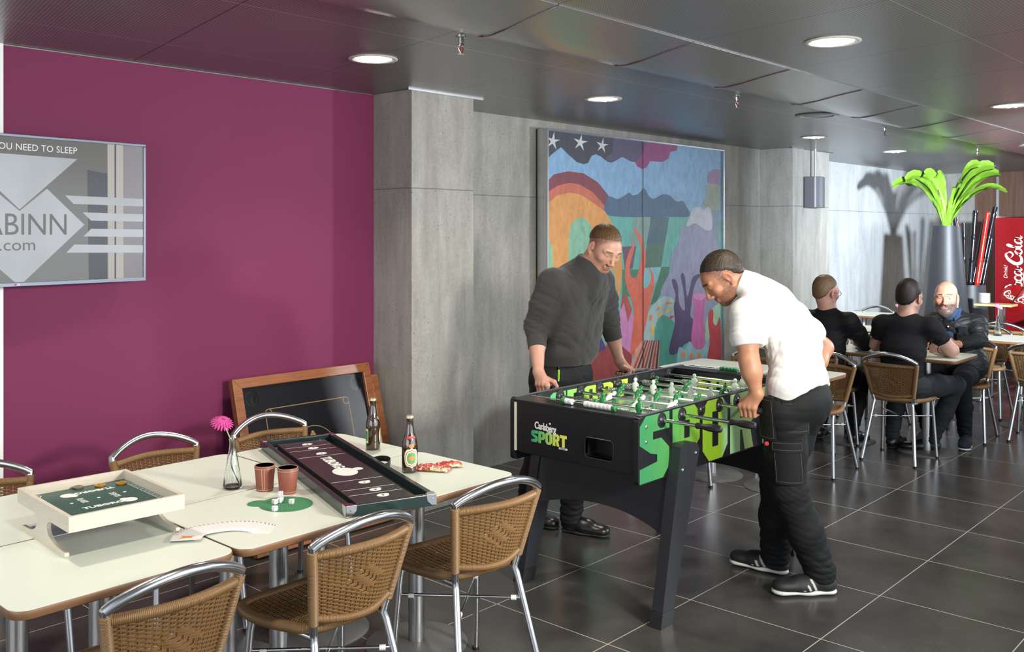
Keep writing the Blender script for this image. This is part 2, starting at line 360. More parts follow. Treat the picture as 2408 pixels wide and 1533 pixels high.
# ---------------------------------------------------------------- wicker chairs
def rattan(name, a, b):
    n = NT(name); v = n.noise(n.new('ShaderNodeNewGeometry').outputs['Position'], 14, 4, 0.6); v2 = n.noise(n.co(), 260, 2)
    c = n.mix(v, a, b); c = n.mix(n.math('MULTIPLY', v2, 0.4), c, tuple(x*0.55 for x in a)); n.set(col=c, rough=0.42, spec=0.5); return n.m
RATT = rattan('tan_plastic_rattan', (0.190, 0.100, 0.036), (0.255, 0.145, 0.058))
def ribbed(m, path, r, pitch=0.0043, n=12, depth=0.0016):
    """tube wrapped tightly with cane: rings of cane along a smooth path"""
    P = [Vector(p) for p in path]; L = [0]
    for i in range(1, len(P)): L.append(L[-1]+(P[i]-P[i-1]).length)
    k = max(2, int(L[-1]/pitch)); pts = []; rr = []
    j = 0
    for i in range(k*4+1):
        s = L[-1]*i/(k*4)
        while j < len(L)-2 and L[j+1] < s: j += 1
        t = (s-L[j])/max(1e-9, L[j+1]-L[j]); pts.append(P[j].lerp(P[j+1], t))
        rr.append(r - depth*(1, 0.25, 0, 0.25)[i % 4])
    return m.tube(pts, rr, n)
def chair_meshes():
    hw = lambda z: 0.135 + (0.190-0.135)*(z-0.42)/0.30           # half distance of the back posts at height z
    py = lambda z: 0.07 - 0.07*(z-0.42)/0.30                     # they lean back
    root = thing('wicker_chair', 'x', 'chair')
    ribs = {}
    # back hoop and posts in aluminium
    def bow(x, h): return -0.050*math.cos(x/h*PI/2)              # back is bowed away from the sitter
    m = MB(); pts = []
    for i in range(25):
        u = -1+2*i/24; x = 0.190*u; z = 0.722+0.060*math.cos(u*PI/2)**0.8
        pts.append((x, bow(x, .19)*1.0, z))
    m.tube(pts, 0.0148, 16); m.build('top_rail', ALU, root, smooth=60)
    for s in (-1, 1):
        m = MB(); m.tube([(s*hw(.722), py(.722), .728)]+[(s*hw(z), py(z), z) for z in (.70, .60, .50, .44)]+[(s*.135, .068, .425), (s*.139, .060, .405), (s*.188, -.035, 0.012)], .0128, 14)
        m.build('leg', ALU, root, smooth=60)
        f = MB().lathe([(.0138, 0), (.0138, .014), (.012, .015)], 12, c=(s*.190, -.038, 0)).build('rubber_foot', BLACK, root.children[-1], smooth=50)
    for s in (-1, 1):
        m = MB(); m.tube([(s*.178, .335, .425), (s*.180, .345, .38), (s*.198, .375, .012)], .0128, 14); m.build('leg', ALU, root, smooth=60)
        MB().lathe([(.0138, 0), (.0138, .014), (.012, .015)], 12, c=(s*.199, .376, 0)).build('rubber_foot', BLACK, root.children[-1], smooth=50)
    for s in (-1, 1): MB().tube([(s*.135, .068, .425), (s*.150, .120, .432)], .013, 12).build('seat_bracket', ALU, root, smooth=60)
    for s in (-1, 1):
        br = MB().tube([(s*.155, .030, .315), (-s*.183, .350, .315+.004*s)], .006, 10).build('cross_brace', ALU, root, smooth=60)
        for t in (0.09, 0.90):
            p = Vector((s*.155, .030, .315)).lerp(Vector((-s*.183, .350, .315)), t); d = Vector((-s*.338, .32, 0)).normalized()
            MB().tube([p-d*.010, p+d*.010], .0095, 10).build('clip', CLIP, br, smooth=50)
    # wicker back
    m = MB()
    for s in (-1, 1): ribbed(m, [(s*hw(z), py(z), z) for z in (.712, .66, .60, .54, .47)], .0165)
    top = [(hw(.695)*u*.95, py(.695)+bow(u, 1)*.95, .695+.004*math.cos(u*PI/2)) for u in [-1+2*i/16 for i in range(17)]]
    bot = [(hw(.485)*u*.95, py(.485)+bow(u, 1)*.85, .487-.012*math.cos(u*PI/2)) for u in [-1+2*i/16 for i in range(17)]]
    ribbed(m, top, .0150); ribbed(m, bot, .0140)
    NS = 17
    def back(u, z, off):
        tz = (z-.48)/.22; x = hw(z)*u*.93; return Vector((x, py(z)+bow(u, 1)*(.85+.10*tz)+off, z-.010*(1-tz)*math.cos(u*PI/2)))
    for k in range(1, NS):
        u = -1+2*k/NS; m.tube([back(u, .485+.205*i/6, 0) for i in range(7)], .0019, 6)
    rows = 33
    for r_ in range(rows):
        z = .499+.188*r_/(rows-1); pts = []; q = 6
        for i in range(NS*q+1):
            kk = i/q; k0 = int(round(kk)); u = -1+2*kk/NS
            cx = abs(kk-NS/2); cz = abs(r_-rows*.5)
            a = 0.0044
            if cx/4.2+cz/8.5 < 1:                                  # diamond of long floats in the middle
                ph = math.cos(PI*(kk+(r_//2))*0.5)*1.0; a = .0052
            else: ph = math.cos(PI*kk)*(1 if r_ % 2 else -1)
            pts.append(back(u, z, -a*ph))
        m.tube(pts, .00255, 5, caps=False)
    m.build('backrest', RATT, root, smooth=60)
    # wicker seat
    m = MB()
    def outline(s):                                              # rounded trapezium
        P = [(-.135, .085), (-.175, .16), (-.205, .27), (-.200, .37), (-.150, .425), (0, .440), (.150, .425), (.200, .37), (.205, .27), (.175, .16), (.135, .085), (0, .075)]
        return [Vector((x*s, .26+(y-.26)*s)) for x, y in P]
    def sz(x, y): return .440+.010*(x/.2)**2-.006*(1-((y-.26)/.18)**2)
    ring = bez([(p.x, p.y, 0) for p in outline(0.95)], 8, True); ring = [(p.x, p.y, sz(p.x, p.y)) for p in ring]
    ribbed(m, ring+[ring[0]], .0175, .0046)
    poly = outline(0.93)
    edge = [(p.x, p.y) for p in bez([(q.x, q.y, 0) for q in poly], 8, True)]
    def span(y):
        xs = []
        for i in range(len(edge)):
            (x1, y1), (x2, y2) = edge[i], edge[(i+1) % len(edge)]
            if (y1-y)*(y2-y) < 0: xs.append(x1+(x2-x1)*(y-y1)/(y2-y1))
        return (min(xs), max(xs)) if len(xs) > 1 else None
    rows = 56
    for r_ in range(rows):
        y = .088+.340*r_/(rows-1); sp = span(y)
        if not sp: continue
        pts = []; st_ = .0205; k0 = int(sp[0]/st_*6)-1; k1 = int(sp[1]/st_*6)+1
        for i in range(k0, k1+1):
            x = min(max(i*st_/6, sp[0]), sp[1]); ph = math.cos(PI*i/6)*(1 if r_ % 2 else -1)
            cx = abs(i/6); cy = abs(r_-rows*.5)
            pts.append((x, y, sz(x, y)+.004*ph))
        m.tube(pts, .0027, 5, caps=False)
    for k in range(-9, 10):
        x = k*.0205; ys = [y for y in [.085+.345*i/40 for i in range(41)] if span(y) and span(y)[0] < x < span(y)[1]]
        if len(ys) > 2: m.tube([(x, y, sz(x, y)) for y in ys[::4]+[ys[-1]]], .0019, 6)
    m.build('seat', RATT, root, smooth=60)
    return root
chair0 = chair_meshes(); chair_used = [False]
def chair(cx, cy, ang, label, group):
    """cx, cy: middle of the top rail; ang: direction the sitter faces, degrees from +X"""
    rz = R(ang-90)
    if not chair_used[0]:
        chair_used[0] = True; o = chair0; o.location = (cx, cy, 0); o.rotation_euler = (0, 0, rz); o['label'] = label; o['group'] = group
    else: o = dup(chair0, (cx, cy, 0), rz, label, group)
    return o
G1 = 'wicker chairs around the games tables'; G2 = 'wicker chairs around the far cafe tables'
chair(1.235, 2.300, 91, 'wicker chair with round aluminium rail, nearest, cut off at bottom left', G1)
chair(1.853, 2.305, 90, 'wicker chair with back turned, below the long dark board game', G1)
chair(2.440, 2.290, 83, 'wicker chair at the right end of the games table, beside the football table', G1)
chair(1.27, 3.845, 270, 'wicker chair behind the klask game, cut by left edge of picture', G1)
chair(1.96, 3.830, 271, 'wicker chair by the magenta wall, between klask game and flower vase', G1)
chair(2.53, 3.840, 268, 'wicker chair in front of the black carrom board', G1)

# ---------------------------------------------------------------- cafe tables
n = NT('pale_laminate'); v = n.noise(n.co(), 420, 2); n.set(col=n.mix(v, (0.655, 0.70, 0.61), (0.73, 0.775, 0.68)), rough=0.34, spec=0.5); LAM = n.m
n = NT('brown_edge'); v = n.noise(n.map(n.co(), (4, 4, 60)), 8, 3); n.set(col=n.mix(v, (0.16, 0.075, 0.035), (0.24, 0.125, 0.06)), rough=0.4); EDGE = n.m
def cafe_table(x0, x1, y0, y1, bases, label, group, r=0.045):
    cx, cy = (x0+x1)/2, (y0+y1)/2; t = thing('cafe_table', label, 'table', (cx, cy, 0), 0, group)
    P = rrect(x1-x0, y1-y0, r, 8); n_ = len(P)
    def ring(z, d): return [(x*(1-d/(x1-x0)*2), y*(1-d/(y1-y0)*2), z) for x, y in P]
    MB().loft([ring(.712, .010), ring(.716, .003), ring(.726, 0), ring(.735, 0), ring(.7385, .0012)]).build('edge_band', EDGE, t, smooth=40)
    MB().loft([ring(.7380, .0016), ring(.740, .0018)]).build('tabletop', LAM, t)
    for bx, by in bases:
        MB().lathe([(.205, 0), (.205, .004), (.196, .010), (.06, .016), (.045, .018)], 48, c=(bx-cx, by-cy, 0)).build('base_plate', BASEGREY, t, smooth=35)
        m = MB(); m.lathe([(.0325, .014), (.0325, .70)], 28, c=(bx-cx, by-cy, 0)); m.lathe([(.0325, .695), (.12, .702), (.12, .711)], 20, c=(bx-cx, by-cy, 0))
        m.build('pedestal', STEEL, t, smooth=40)
    return t
GT = 'pale laminate tables pushed together for the games'
cafe_table(.872, 1.477, 2.398, 2.942, [(1.275, 2.83)], 'pale laminate table at the left front, under the klask game', GT)
cafe_table(1.483, 2.657, 2.394, 2.942, [(1.90, 2.83), (2.56, 2.85)], 'pale laminate table at right front, with dice and playing cards', GT)
cafe_table(.93, 2.100, 2.948, 3.50, [(1.20, 3.27), (1.95, 3.24)], 'pale laminate table at the back, beside the magenta wall chairs', GT)
cafe_table(2.106, 2.655, 2.948, 3.48, [(2.38, 3.25)], 'pale laminate table at the back right, holding the darker beer bottle', GT)
GF = 'pale laminate tables in the far seating area'
cafe_table(5.40, 5.985, 2.52, 3.60, [(5.70, 2.88), (5.70, 3.35)], 'pale table behind the football table, empty', GF)
cafe_table(7.03, 7.56, 2.19, 3.38, [(7.36, 2.50), (7.36, 3.10)], 'pale table where the three seated men sit', GF)
cafe_table(8.62, 9.16, 1.75, 3.95, [(8.9, 2.2), (8.9, 2.9)], 'pale table right behind the bearded man', GF)
cafe_table(10.2, 10.75, 1.5, 2.5, [(10.5, 2.1)], 'pale table second behind the bearded man, in the middle row', GF)
cafe_table(11.5, 12.0, 1.5, 2.8, [(11.75, 2.1)], 'pale table in the last row, before the drinks machine', GF)
cafe_table(10.2, 10.75, 3.9, 4.6, [(10.5, 4.25)], 'pale table in the corner before the concrete wall, left of the planter', GF)
chair(6.475, 2.87, 180, 'wicker chair facing the empty table, behind the man in white', G2)
chair(6.83, 2.575, 0, 'wicker chair carrying the man in the dark t-shirt', G2)
chair(6.83, 3.16, 0, 'wicker chair carrying the fair-haired man in black shirt', G2)
chair(8.27, 2.46, 182, 'wicker chair under the bearded man', G2)
chair(8.27, 3.15, 180, 'wicker chair empty, opposite the fair-haired man', G2)
chair(5.02, 3.38, 0, 'wicker chair between grey-sweatshirt man and empty white table', G2)
chair(6.45, 3.42, 180, 'wicker chair behind the empty table near the back wall', G2)
chair(8.20, 1.96, 4, 'wicker chair at the right edge, back towards the camera', G2)
for i, (x, y, a, l) in enumerate([
    (9.50, 2.12, 180, 'wicker chair facing the camera at the first table right of bearded man'), (9.40, 2.64, 180, 'wicker chair behind the shoulder of the bearded man, first row'),
    (9.85, 1.95, 0, 'wicker chair at right edge, second row, back to the camera'), (9.85, 2.65, 0, 'wicker chair second row, directly right of the bearded man'),
    (9.85, 3.45, 0, 'wicker chair seen between the two seated men with backs turned, near one'), (11.1, 2.1, 180, 'wicker chair third row facing camera, under the drinks machine'),
    (11.02, 4.3, 180, 'wicker chair in the far corner before the concrete wall'),
    (8.25, 3.75, 0, 'wicker chair first row near the concrete wall, behind the black shirt')]):
    chair(x, y, a, l, G2)
# ---------------------------------------------------------------- television
def org(t): return Matrix.Translation(-Vector(t.location)) if t.rotation_euler.z == 0 else (Matrix.Translation(t.location) @ Matrix.Rotation(t.rotation_euler.z, 4, 'Z')).inverted()
TVA = math.atan2(.095, .9955)
tv = thing('television', 'flat television on the magenta wall showing a grey hotel logo', 'television', (2.18, 4.36, 1.7415), TVA)
GREYF = mat('television_grey_frame', (0.16, 0.18, 0.22), 0.3, 0.6)
fr = frame((0, 0, 0), (1, 0, 0), (0, 0, 1))                     # x right, y up, normal towards -Y
W_, H_ = 1.13, .651
m = MB(); m.box((-W_/2, .022, 0), (W_, .04, H_)); m.build('back_case', BLACK, tv, bevel=.006)
m = MB()
for c, d in (((-W_/2, -.001, H_/2-.006), (W_, .012, .012)), ((-W_/2, -.001, -H_/2+.0085), (W_, .012, .017)), ((-.006, -.001, 0), (.012, .012, H_-.026)), ((-W_+.006, -.001, 0), (.012, .012, H_-.026))): m.box(c, d)
m.build('bezel', GREYF, tv, bevel=.0015)
def em(name, c, s=1.0, r=0.25):
    return NT(name).set(col=tuple(x*.06 for x in c), em=c, es=s, rough=r).m
n = NT('screen_picture'); g = n.co(); X, Yy, Z = sep(n, g); v = n.noise(g, 2.2, 3)
n.set(col=(0.02, 0.02, 0.02), em=n.mix(v, sc('4a4640'), sc('5e5a55')), es=0.85, rough=0.18); SCR = n.m
LOGO = NT('screen_logo'); g = LOGO.co(); v = LOGO.noise(g, 3, 2); LOGO.set(col=(.03, .03, .03), em=LOGO.mix(v, sc('85898e'), sc('bfc3c8')), es=0.85, rough=.2); LOGO = LOGO.m
SC2 = em('screen_light_strip', sc('a8a199'), .85); SC3 = em('screen_dark', sc('2c2c30'), .85); SC4 = em('screen_grey', sc('7d787b'), .85); SC5 = em('screen_text', sc('d8d8d8'), .9); SC6 = em('screen_text_dark', sc('504b48'), .85)
m = MB(); T = Matrix.Translation((0, 0, -1.7415)) @ frame((0, -.0015, 0), (1, 0, 0), (0, 0, 1))
def scr(mi, pts, lift): m.m = mi; m.fill([[(-s_, z_) for s_, z_ in pts]], T @ Matrix.Translation((0, 0, lift*.00025)))
m.fill([[(-W_+.012, 1.7415-.3085), (-.012, 1.7415-.3085), (-.012, 1.7415+.3135), (-W_+.012, 1.7415+.3135)]], T)
scr(2, [(.193, 2.055), (.158, 2.055), (.158, 1.433), (.189, 1.433)], 1); scr(3, [(.158, 2.055), (.150, 2.055), (.150, 1.433), (.158, 1.433)], 1); scr(2, [(.150, 2.055), (.114, 2.055), (.112, 1.433), (.150, 1.433)], 1)
scr(4, [(.113, 2.055), (.0122, 2.055), (.0122, 1.433), (.111, 1.433)], 1); scr(3, [(.29, 1.931), (.193, 1.919), (.193, 1.433), (.283, 1.433)], 1)
scr(1, [(.850, 1.984), (.337, 1.977), (.593, 1.746)], 2)
scr(1, [(.475, 1.839), (.304, 1.682), (.576, 1.434), (.612, 1.434), (.884, 1.682), (.713, 1.839), (.593, 1.739)], 2)
for q in ([(.394, 1.812), (.0125, 1.807), (.0125, 1.771), (.355, 1.775)], [(.313, 1.738), (.0125, 1.733), (.0125, 1.698), (.273, 1.701)], [(.272, 1.664), (.0125, 1.661), (.0125, 1.625), (.309, 1.629)], [(.351, 1.593), (.0125, 1.586), (.0125, 1.55), (.389, 1.557)]): scr(1, q, 3)
m.build('screen', [SCR, LOGO, SC2, SC3, SC4], tv, fix=False)
T2 = T @ Matrix.Translation((0, 0, .0011))
text_mesh('lettering', 'ALL YOU NEED TO SLEEP', .0405, SC5, tv, T2 @ Matrix.Translation((-.338, 2.0125, 0)), align='RIGHT', wx=.97, t=.0002)
text_mesh('lettering', 'CABINN', .133, SC6, tv, T2 @ Matrix.Translation((-.378, 1.677, 0)), align='RIGHT', wx=.90, t=.0002)
text_mesh('lettering', '.com', .073, SC6, tv, T2 @ Matrix.Translation((-.522, 1.592, 0)), align='RIGHT', wx=1.1, t=.0002)
text_mesh('maker_mark', 'LG', .009, PRINTW, tv, Matrix.Translation((-.60, -.0075, -.3175)) @ Matrix.Rotation(PI/2, 4, 'X'), bold=.0003, t=.0003)
MB().lathe([(.004, 0), (.004, .0005), (0, .0006)], 16, Matrix.Translation((-.613, -.0072, -.3172)) @ Matrix.Rotation(PI/2, 4, 'X')).build('maker_dot', mat('logo_red', (0.35, 0.01, 0.03), .4), tv)
MB().box((-.55, .12, 0), (.30, .17, .25)).build('wall_mount', BLACK, tv)

# ---------------------------------------------------------------- painted mural in two panels
MURAL = [
('5fb0a6',0,[(5.32,1.79),(6.07,1.78),(7.271,1.78),(7.825,1.762),(7.825,0.32),(5.32,0.458)]),
('2a2a3c',0,[(5.32,2.395),(6.163,2.395),(6.145,2.282),(6.07,2.199),(5.979,2.238),(5.911,2.254),(5.855,2.237),(5.811,2.181),(5.757,2.167),(5.671,2.18),(5.565,2.233),(5.482,2.281),(5.401,2.236),(5.32,2.184)]),
('4b3f63',0,[(6.14,2.395),(6.631,2.395),(6.554,2.308),(6.516,2.269),(6.441,2.222),(6.38,2.221),(6.258,2.254),(6.163,2.214),(6.105,2.197),(6.047,2.211),(6.036,2.238),(6.128,2.281)]),
('8c2f72',0,[(6.618,2.395),(7.081,2.395),(7.059,2.354),(6.962,2.337),(6.935,2.279),(6.84,2.243),(6.656,2.241),(6.605,2.187),(6.541,2.169),(6.466,2.187),(6.434,2.221),(6.516,2.269),(6.554,2.329)]),
('7fa096',0,[(6.416,1.784),(6.664,1.78),(6.597,1.547),(6.355,1.542)]),
('3f6472',0,[(6.669,1.78),(6.943,1.776),(6.881,1.551),(6.605,1.547)]),
('446f5c',0,[(6.605,1.547),(6.881,1.551),(6.819,1.352),(6.567,1.351)]),
('6a4463',0,[(6.258,1.529),(6.454,1.534),(6.404,1.349),(6.294,1.345)]),
('377058',0,[(6.827,1.351),(6.954,1.351),(6.921,1.214),(6.748,1.059),(6.656,1.034),(6.774,1.249)]),
('3f7a5c',0,[(6.258,1.346),(6.491,1.339),(6.491,1.274),(6.38,1.121),(6.258,1.128)]),
('7fbfc8',0,[(6.491,1.346),(6.814,1.352),(6.774,1.249),(6.656,1.166),(6.491,1.159)]),
('3c5f80',1,[(6.001,1.882),(6.07,1.932),(6.187,1.914),(6.258,1.93),(6.355,1.968),(6.404,1.948),(6.491,1.965),(6.567,2.014),(6.631,1.955),(6.708,1.928),(6.84,1.968),(6.948,1.964),(7.059,1.914),(7.157,1.921),(7.214,1.879),(7.271,1.788),(6.921,1.779),(6.093,1.776)]),
('7c2036',0,[(5.32,2.017),(5.401,2.075),(5.565,2.105),(5.757,2.098),(5.933,2.037),(6.075,1.936),(6.024,1.855),(5.866,1.96),(5.713,2.009),(5.586,2.02),(5.442,1.992),(5.32,1.937)]),
('cc6446',0,[(5.32,1.937),(5.442,1.992),(5.586,2.02),(5.713,2.009),(5.866,1.96),(6.024,1.855),(6.001,1.8),(5.866,1.879),(5.713,1.936),(5.586,1.945),(5.442,1.921),(5.32,1.854)]),
('e09a48',0,[(5.32,1.856),(5.442,1.921),(5.586,1.945),(5.713,1.936),(5.866,1.879),(6.024,1.814),(6.163,1.677),(6.246,1.522),(6.258,1.325),(6.222,1.129),(6.14,0.953),(6.07,0.778),(5.32,0.843),(5.32,1.585)]),
('82b99a',1,[(5.576,1.215),(5.571,1.53),(5.597,1.688),(5.66,1.744),(5.735,1.758),(5.811,1.729),(5.855,1.676),(5.933,1.553),(6.024,1.401),(6.117,1.371),(6.175,1.243),(6.163,1.049),(6.07,0.778),(5.576,0.82)]),
('8abf96',1,[(5.32,1.582),(5.365,1.559),(5.387,1.481),(5.387,1.223),(5.32,1.163)]),
('a8c2c4',1,[(6.567,0.749),(6.579,0.879),(6.656,1.005),(6.787,1.079),(6.921,1.109),(7.053,1.095),(7.059,0.86),(6.867,0.94),(6.748,0.882),(6.721,0.722)]),
('e08a4a',0,[(6.631,0.912),(6.656,0.961),(6.695,0.944),(6.677,0.901)]),
('e08a4a',0,[(6.735,0.986),(6.774,1.016),(6.819,1.01),(6.787,0.985)]),
('e08a4a',0,[(6.867,1.03),(6.921,1.055),(7.017,1.029)]),
('e8c24a',0,[(6.656,0.815),(6.682,0.872),(6.721,0.861),(6.695,0.761)]),
('e8c24a',0,[(6.761,0.925),(6.814,0.966),(6.846,0.957),(6.8,0.915)]),
('e8c24a',0,[(6.894,0.976),(6.962,0.997),(7.003,0.984),(6.935,0.966)]),
('c24a3c',0,[(6.935,0.901),(6.962,0.927),(7.031,0.925),(6.989,0.902)]),
('4aa594',1,[(6.721,0.736),(6.748,0.882),(6.867,0.94),(7.045,0.845),(7.086,0.69),(7.059,0.495),(7.031,0.342),(6.748,0.376),(6.787,0.716)]),
('b4483c',0,[(6.258,1.135),(6.326,1.134),(6.392,1.021),(6.404,0.892),(6.306,0.842),(6.234,1.044)]),
('cf86bc',0,[(6.163,0.853),(6.222,1.003),(6.282,1.077),(6.306,1.012),(6.336,0.911),(6.392,1.014),(6.424,0.89),(6.414,0.634),(6.163,0.714)]),
('443278',0,[(5.889,0.725),(5.979,0.826),(6.036,0.739),(6.001,0.68)]),
('9a3030',0,[(5.8,0.666),(5.866,0.714),(6.024,0.72),(6.07,0.791),(6.187,0.767),(6.392,0.65),(6.38,0.324),(5.778,0.4)]),
('e0684a',1,[(6.416,1.68),(6.504,1.634),(6.567,1.533),(6.592,1.416),(6.559,1.272),(6.546,1.207),(6.592,1.183),(6.644,1.21),(6.669,1.282),(6.631,1.357),(6.695,1.304),(6.716,1.222),(6.688,1.121),(6.631,0.992),(6.592,0.878),(6.541,0.752),(6.504,0.675),(6.375,0.655),(6.409,0.891),(6.416,1.005),(6.38,1.107),(6.331,1.181),(6.299,1.281),(6.306,1.394),(6.355,1.492),(6.434,1.558),(6.409,1.477),(6.367,1.378),(6.367,1.307),(6.416,1.27),(6.474,1.304),(6.516,1.418),(6.516,1.533),(6.466,1.62)]),
('dca090',0,[(6.541,0.754),(6.8,0.725),(6.774,0.32),(6.258,0.339),(6.441,0.681)]),
('b04a34',0,[(6.574,0.749),(6.595,0.747),(6.302,0.333),(6.258,0.339)]),
('40343e',0,[(6.608,0.746),(6.628,0.744),(6.372,0.324),(6.328,0.33)]),
('b04a34',0,[(6.641,0.743),(6.662,0.741),(6.444,0.32),(6.399,0.321)]),
('6a5058',0,[(6.675,0.74),(6.695,0.739),(6.516,0.32),(6.471,0.32)]),
('40343e',0,[(6.708,0.737),(6.729,0.736),(6.59,0.32),(6.544,0.32)]),
('b04a34',0,[(6.742,0.735),(6.763,0.733),(6.664,0.32),(6.618,0.32)]),
('40343e',0,[(6.777,0.732),(6.798,0.73),(6.74,0.32),(6.693,0.32)]),
('8f94b4',1,[(7.129,1.679),(7.228,1.702),(7.373,1.734),(7.522,1.68),(7.659,1.696),(7.721,1.568),(7.768,1.439),(7.768,0.955),(7.675,0.88),(7.522,0.811),(7.315,0.671),(7.199,0.834),(7.031,1.058),(6.827,1.114),(6.84,1.187),(6.948,1.303),(6.976,1.453),(7.086,1.542)]),
('7890a4',0,[(7.644,1.848),(7.8,1.859),(7.8,1.438),(7.721,1.568),(7.659,1.696)]),
('949c8e',0,[(7.462,1.884),(7.552,1.965),(7.552,2.076),(7.8,2.093),(7.8,1.851),(7.644,1.843),(7.583,1.887),(7.492,1.869)]),
('96739a',0,[(7.577,2.09),(7.583,2.173),(7.675,2.222),(7.8,2.228),(7.8,2.085)]),
('c2c4d4',1,[(7.222,1.695),(7.257,1.772),(7.329,1.858),(7.417,1.872),(7.507,1.846),(7.583,1.879),(7.644,1.824),(7.653,1.68),(7.537,1.667),(7.373,1.726)]),
('453465',1,[(6.981,1.234),(7.031,1.24),(7.081,1.185),(7.092,1.07),(7.129,0.992),(7.194,0.965),(7.171,1.127),(7.143,1.205),(7.129,1.274),(7.171,1.288),(7.199,1.234),(7.214,1.141),(7.234,1.078),(7.271,1.138),(7.315,1.237),(7.403,1.27),(7.468,1.263),(7.388,1.211),(7.329,1.12),(7.3,0.997),(7.286,0.905),(7.338,0.855),(7.329,0.685),(7.199,0.665),(7.045,0.588),(6.935,0.628),(7.031,0.846),(7.017,0.999),(7.045,1.103),(7.003,1.181)]),
('c864a8',1,[(7.323,1.082),(7.432,1.104),(7.546,1.07),(7.522,0.969),(7.507,0.844),(7.543,0.73),(7.522,0.621),(7.432,0.585),(7.329,0.615),(7.3,0.718),(7.329,0.856),(7.344,0.979)]),
('d68cc4',1,[(7.323,1.082),(7.432,1.104),(7.546,1.07),(7.438,1.033)]),
('a4cfb0',1,[(7.546,0.825),(7.644,0.946),(7.753,0.98),(7.8,0.985),(7.8,0.807),(7.69,0.751),(7.552,0.65)]),
('8ebfcc',1,[(7.031,0.32),(7.059,0.511),(7.1,0.643),(7.199,0.619),(7.271,0.682),(7.373,0.603),(7.492,0.6),(7.598,0.67),(7.613,0.486),(7.613,0.32)]),
('e08c54',1,[(7.137,0.571),(7.171,0.608),(7.205,0.565),(7.171,0.534)]),
('e08c54',1,[(7.268,0.548),(7.303,0.585),(7.338,0.541),(7.303,0.511)]),
('e08c54',1,[(7.391,0.539),(7.426,0.577),(7.462,0.532),(7.426,0.501)]),
('bf2830',1,[(7.552,0.32),(7.567,0.49),(7.613,0.661),(7.583,0.838),(7.598,0.917),(7.659,0.945),(7.681,0.896),(7.675,0.824),(7.731,0.788),(7.8,0.839),(7.8,0.32)]),
('cfd8da',0,[(5.403,2.391),(5.406,2.334),(5.472,2.334),(5.41,2.312),(5.428,2.258),(5.383,2.3),(5.326,2.271),(5.362,2.315),(5.32,2.344),(5.376,2.336)]),
('cfd8da',0,[(5.731,2.395),(5.733,2.347),(5.805,2.347),(5.738,2.324),(5.758,2.269),(5.709,2.312),(5.648,2.281),(5.686,2.327),(5.633,2.357),(5.701,2.349)]),
('cfd8da',0,[(6.006,2.394),(6.008,2.341),(6.075,2.342),(6.012,2.321),(6.031,2.27),(5.985,2.31),(5.929,2.282),(5.965,2.323),(5.915,2.351),(5.979,2.343)]),
]

def paint(hexc):
    n = NT('paint_'+hexc); g = n.co(); v = n.noise(n.map(g, (1, 1, .5)), 16, 5, .65, .8); c = tuple(.80*x+.02 for x in sc(hexc))
    n.set(col=n.mix(n.ramp(v, [(.25, (0,)*3), (.7, (1,)*3)]), tuple(x*.66 for x in c), tuple(min(1, x*1.02) for x in c)), rough=.5); n.bump(n.noise(g, 90, 3), .15, .001); return n.m
mu = thing('mural', 'large colourful painted mural of rainbow, hills and tentacles on the concrete wall', 'painting', (6.58, 4.50, 1.36))
mats = [paint('84afd6')]; idx = {'84afd6': 0}; m = MB(); T = Matrix.Translation(-Vector(mu.location)) @ frame((0, 4.5, 0), (1, 0, 0), (0, 0, 1))
m.fill([[(5.32, .32), (7.832, .32), (7.832, 2.396), (5.32, 2.396)]], T)
for k, (col, smo, P) in enumerate(MURAL):
    if col not in idx: idx[col] = len(mats); mats.append(paint(col))
    m.m = idx[col]; Q = [tuple(p)[:2] for p in bez([(a, b, 0) for a, b in P], 4, True)] if smo else P
    Q = [(min(max(a, 5.32), 7.832), min(max(b, .32), 2.396)) for a, b in Q]
    m.fill([Q], T @ Matrix.Translation((0, 0, .0001+.00002*k)))
m.build('painting', mats, mu, fix=False)
m = MB()
for c, d in (((6.576, 4.53, 2.402), (2.54, .10, .012)), ((6.576, 4.53, .314), (2.54, .10, .012)), ((5.312, 4.53, 1.358), (.012, .10, 2.076)), ((7.840, 4.53, 1.358), (.012, .10, 2.076))): m.box(Vector(c)-mu.location, d)
m.build('frame', ALU, mu, bevel=.001)
MB().box(Vector((6.576, 4.536, 1.358))-mu.location, (2.5, .06, 2.06)).build('backing_board', mat('board_grey', (.2, .2, .19), .7), mu)
MB().box(Vector((6.548, 4.4945, 1.358))-mu.location, (.006, .002, 2.07)).build('panel_joint', BLACK, mu)

# ---------------------------------------------------------------- wall speaker with its conduit
t = thing('wall_speaker', 'slim grey speaker hung on the far concrete pillar under a metal pipe', 'speaker', (9.10, 4.17, 1.89))
P = [(-.11, .07), (-.11, -.03)] + [(-.11*math.cos(PI*i/24), -.03-.045*math.sin(PI*i/24)) for i in range(1, 24)] + [(.11, -.03), (.11, .07)]
MB().prism(P, .31, Matrix.Identity(4)).build('case', mat('speaker_grey', (.085, .085, .10), .45), t, smooth=35, bevel=.004)
MB().box((0, .075, .155), (.10, .03, .12)).build('bracket', STEEL, t)
MB().tube([(.0, .0, .31), (.0, .0, CZ-1.89)], .011, 12).build('pipe', ALU, t, smooth=60)

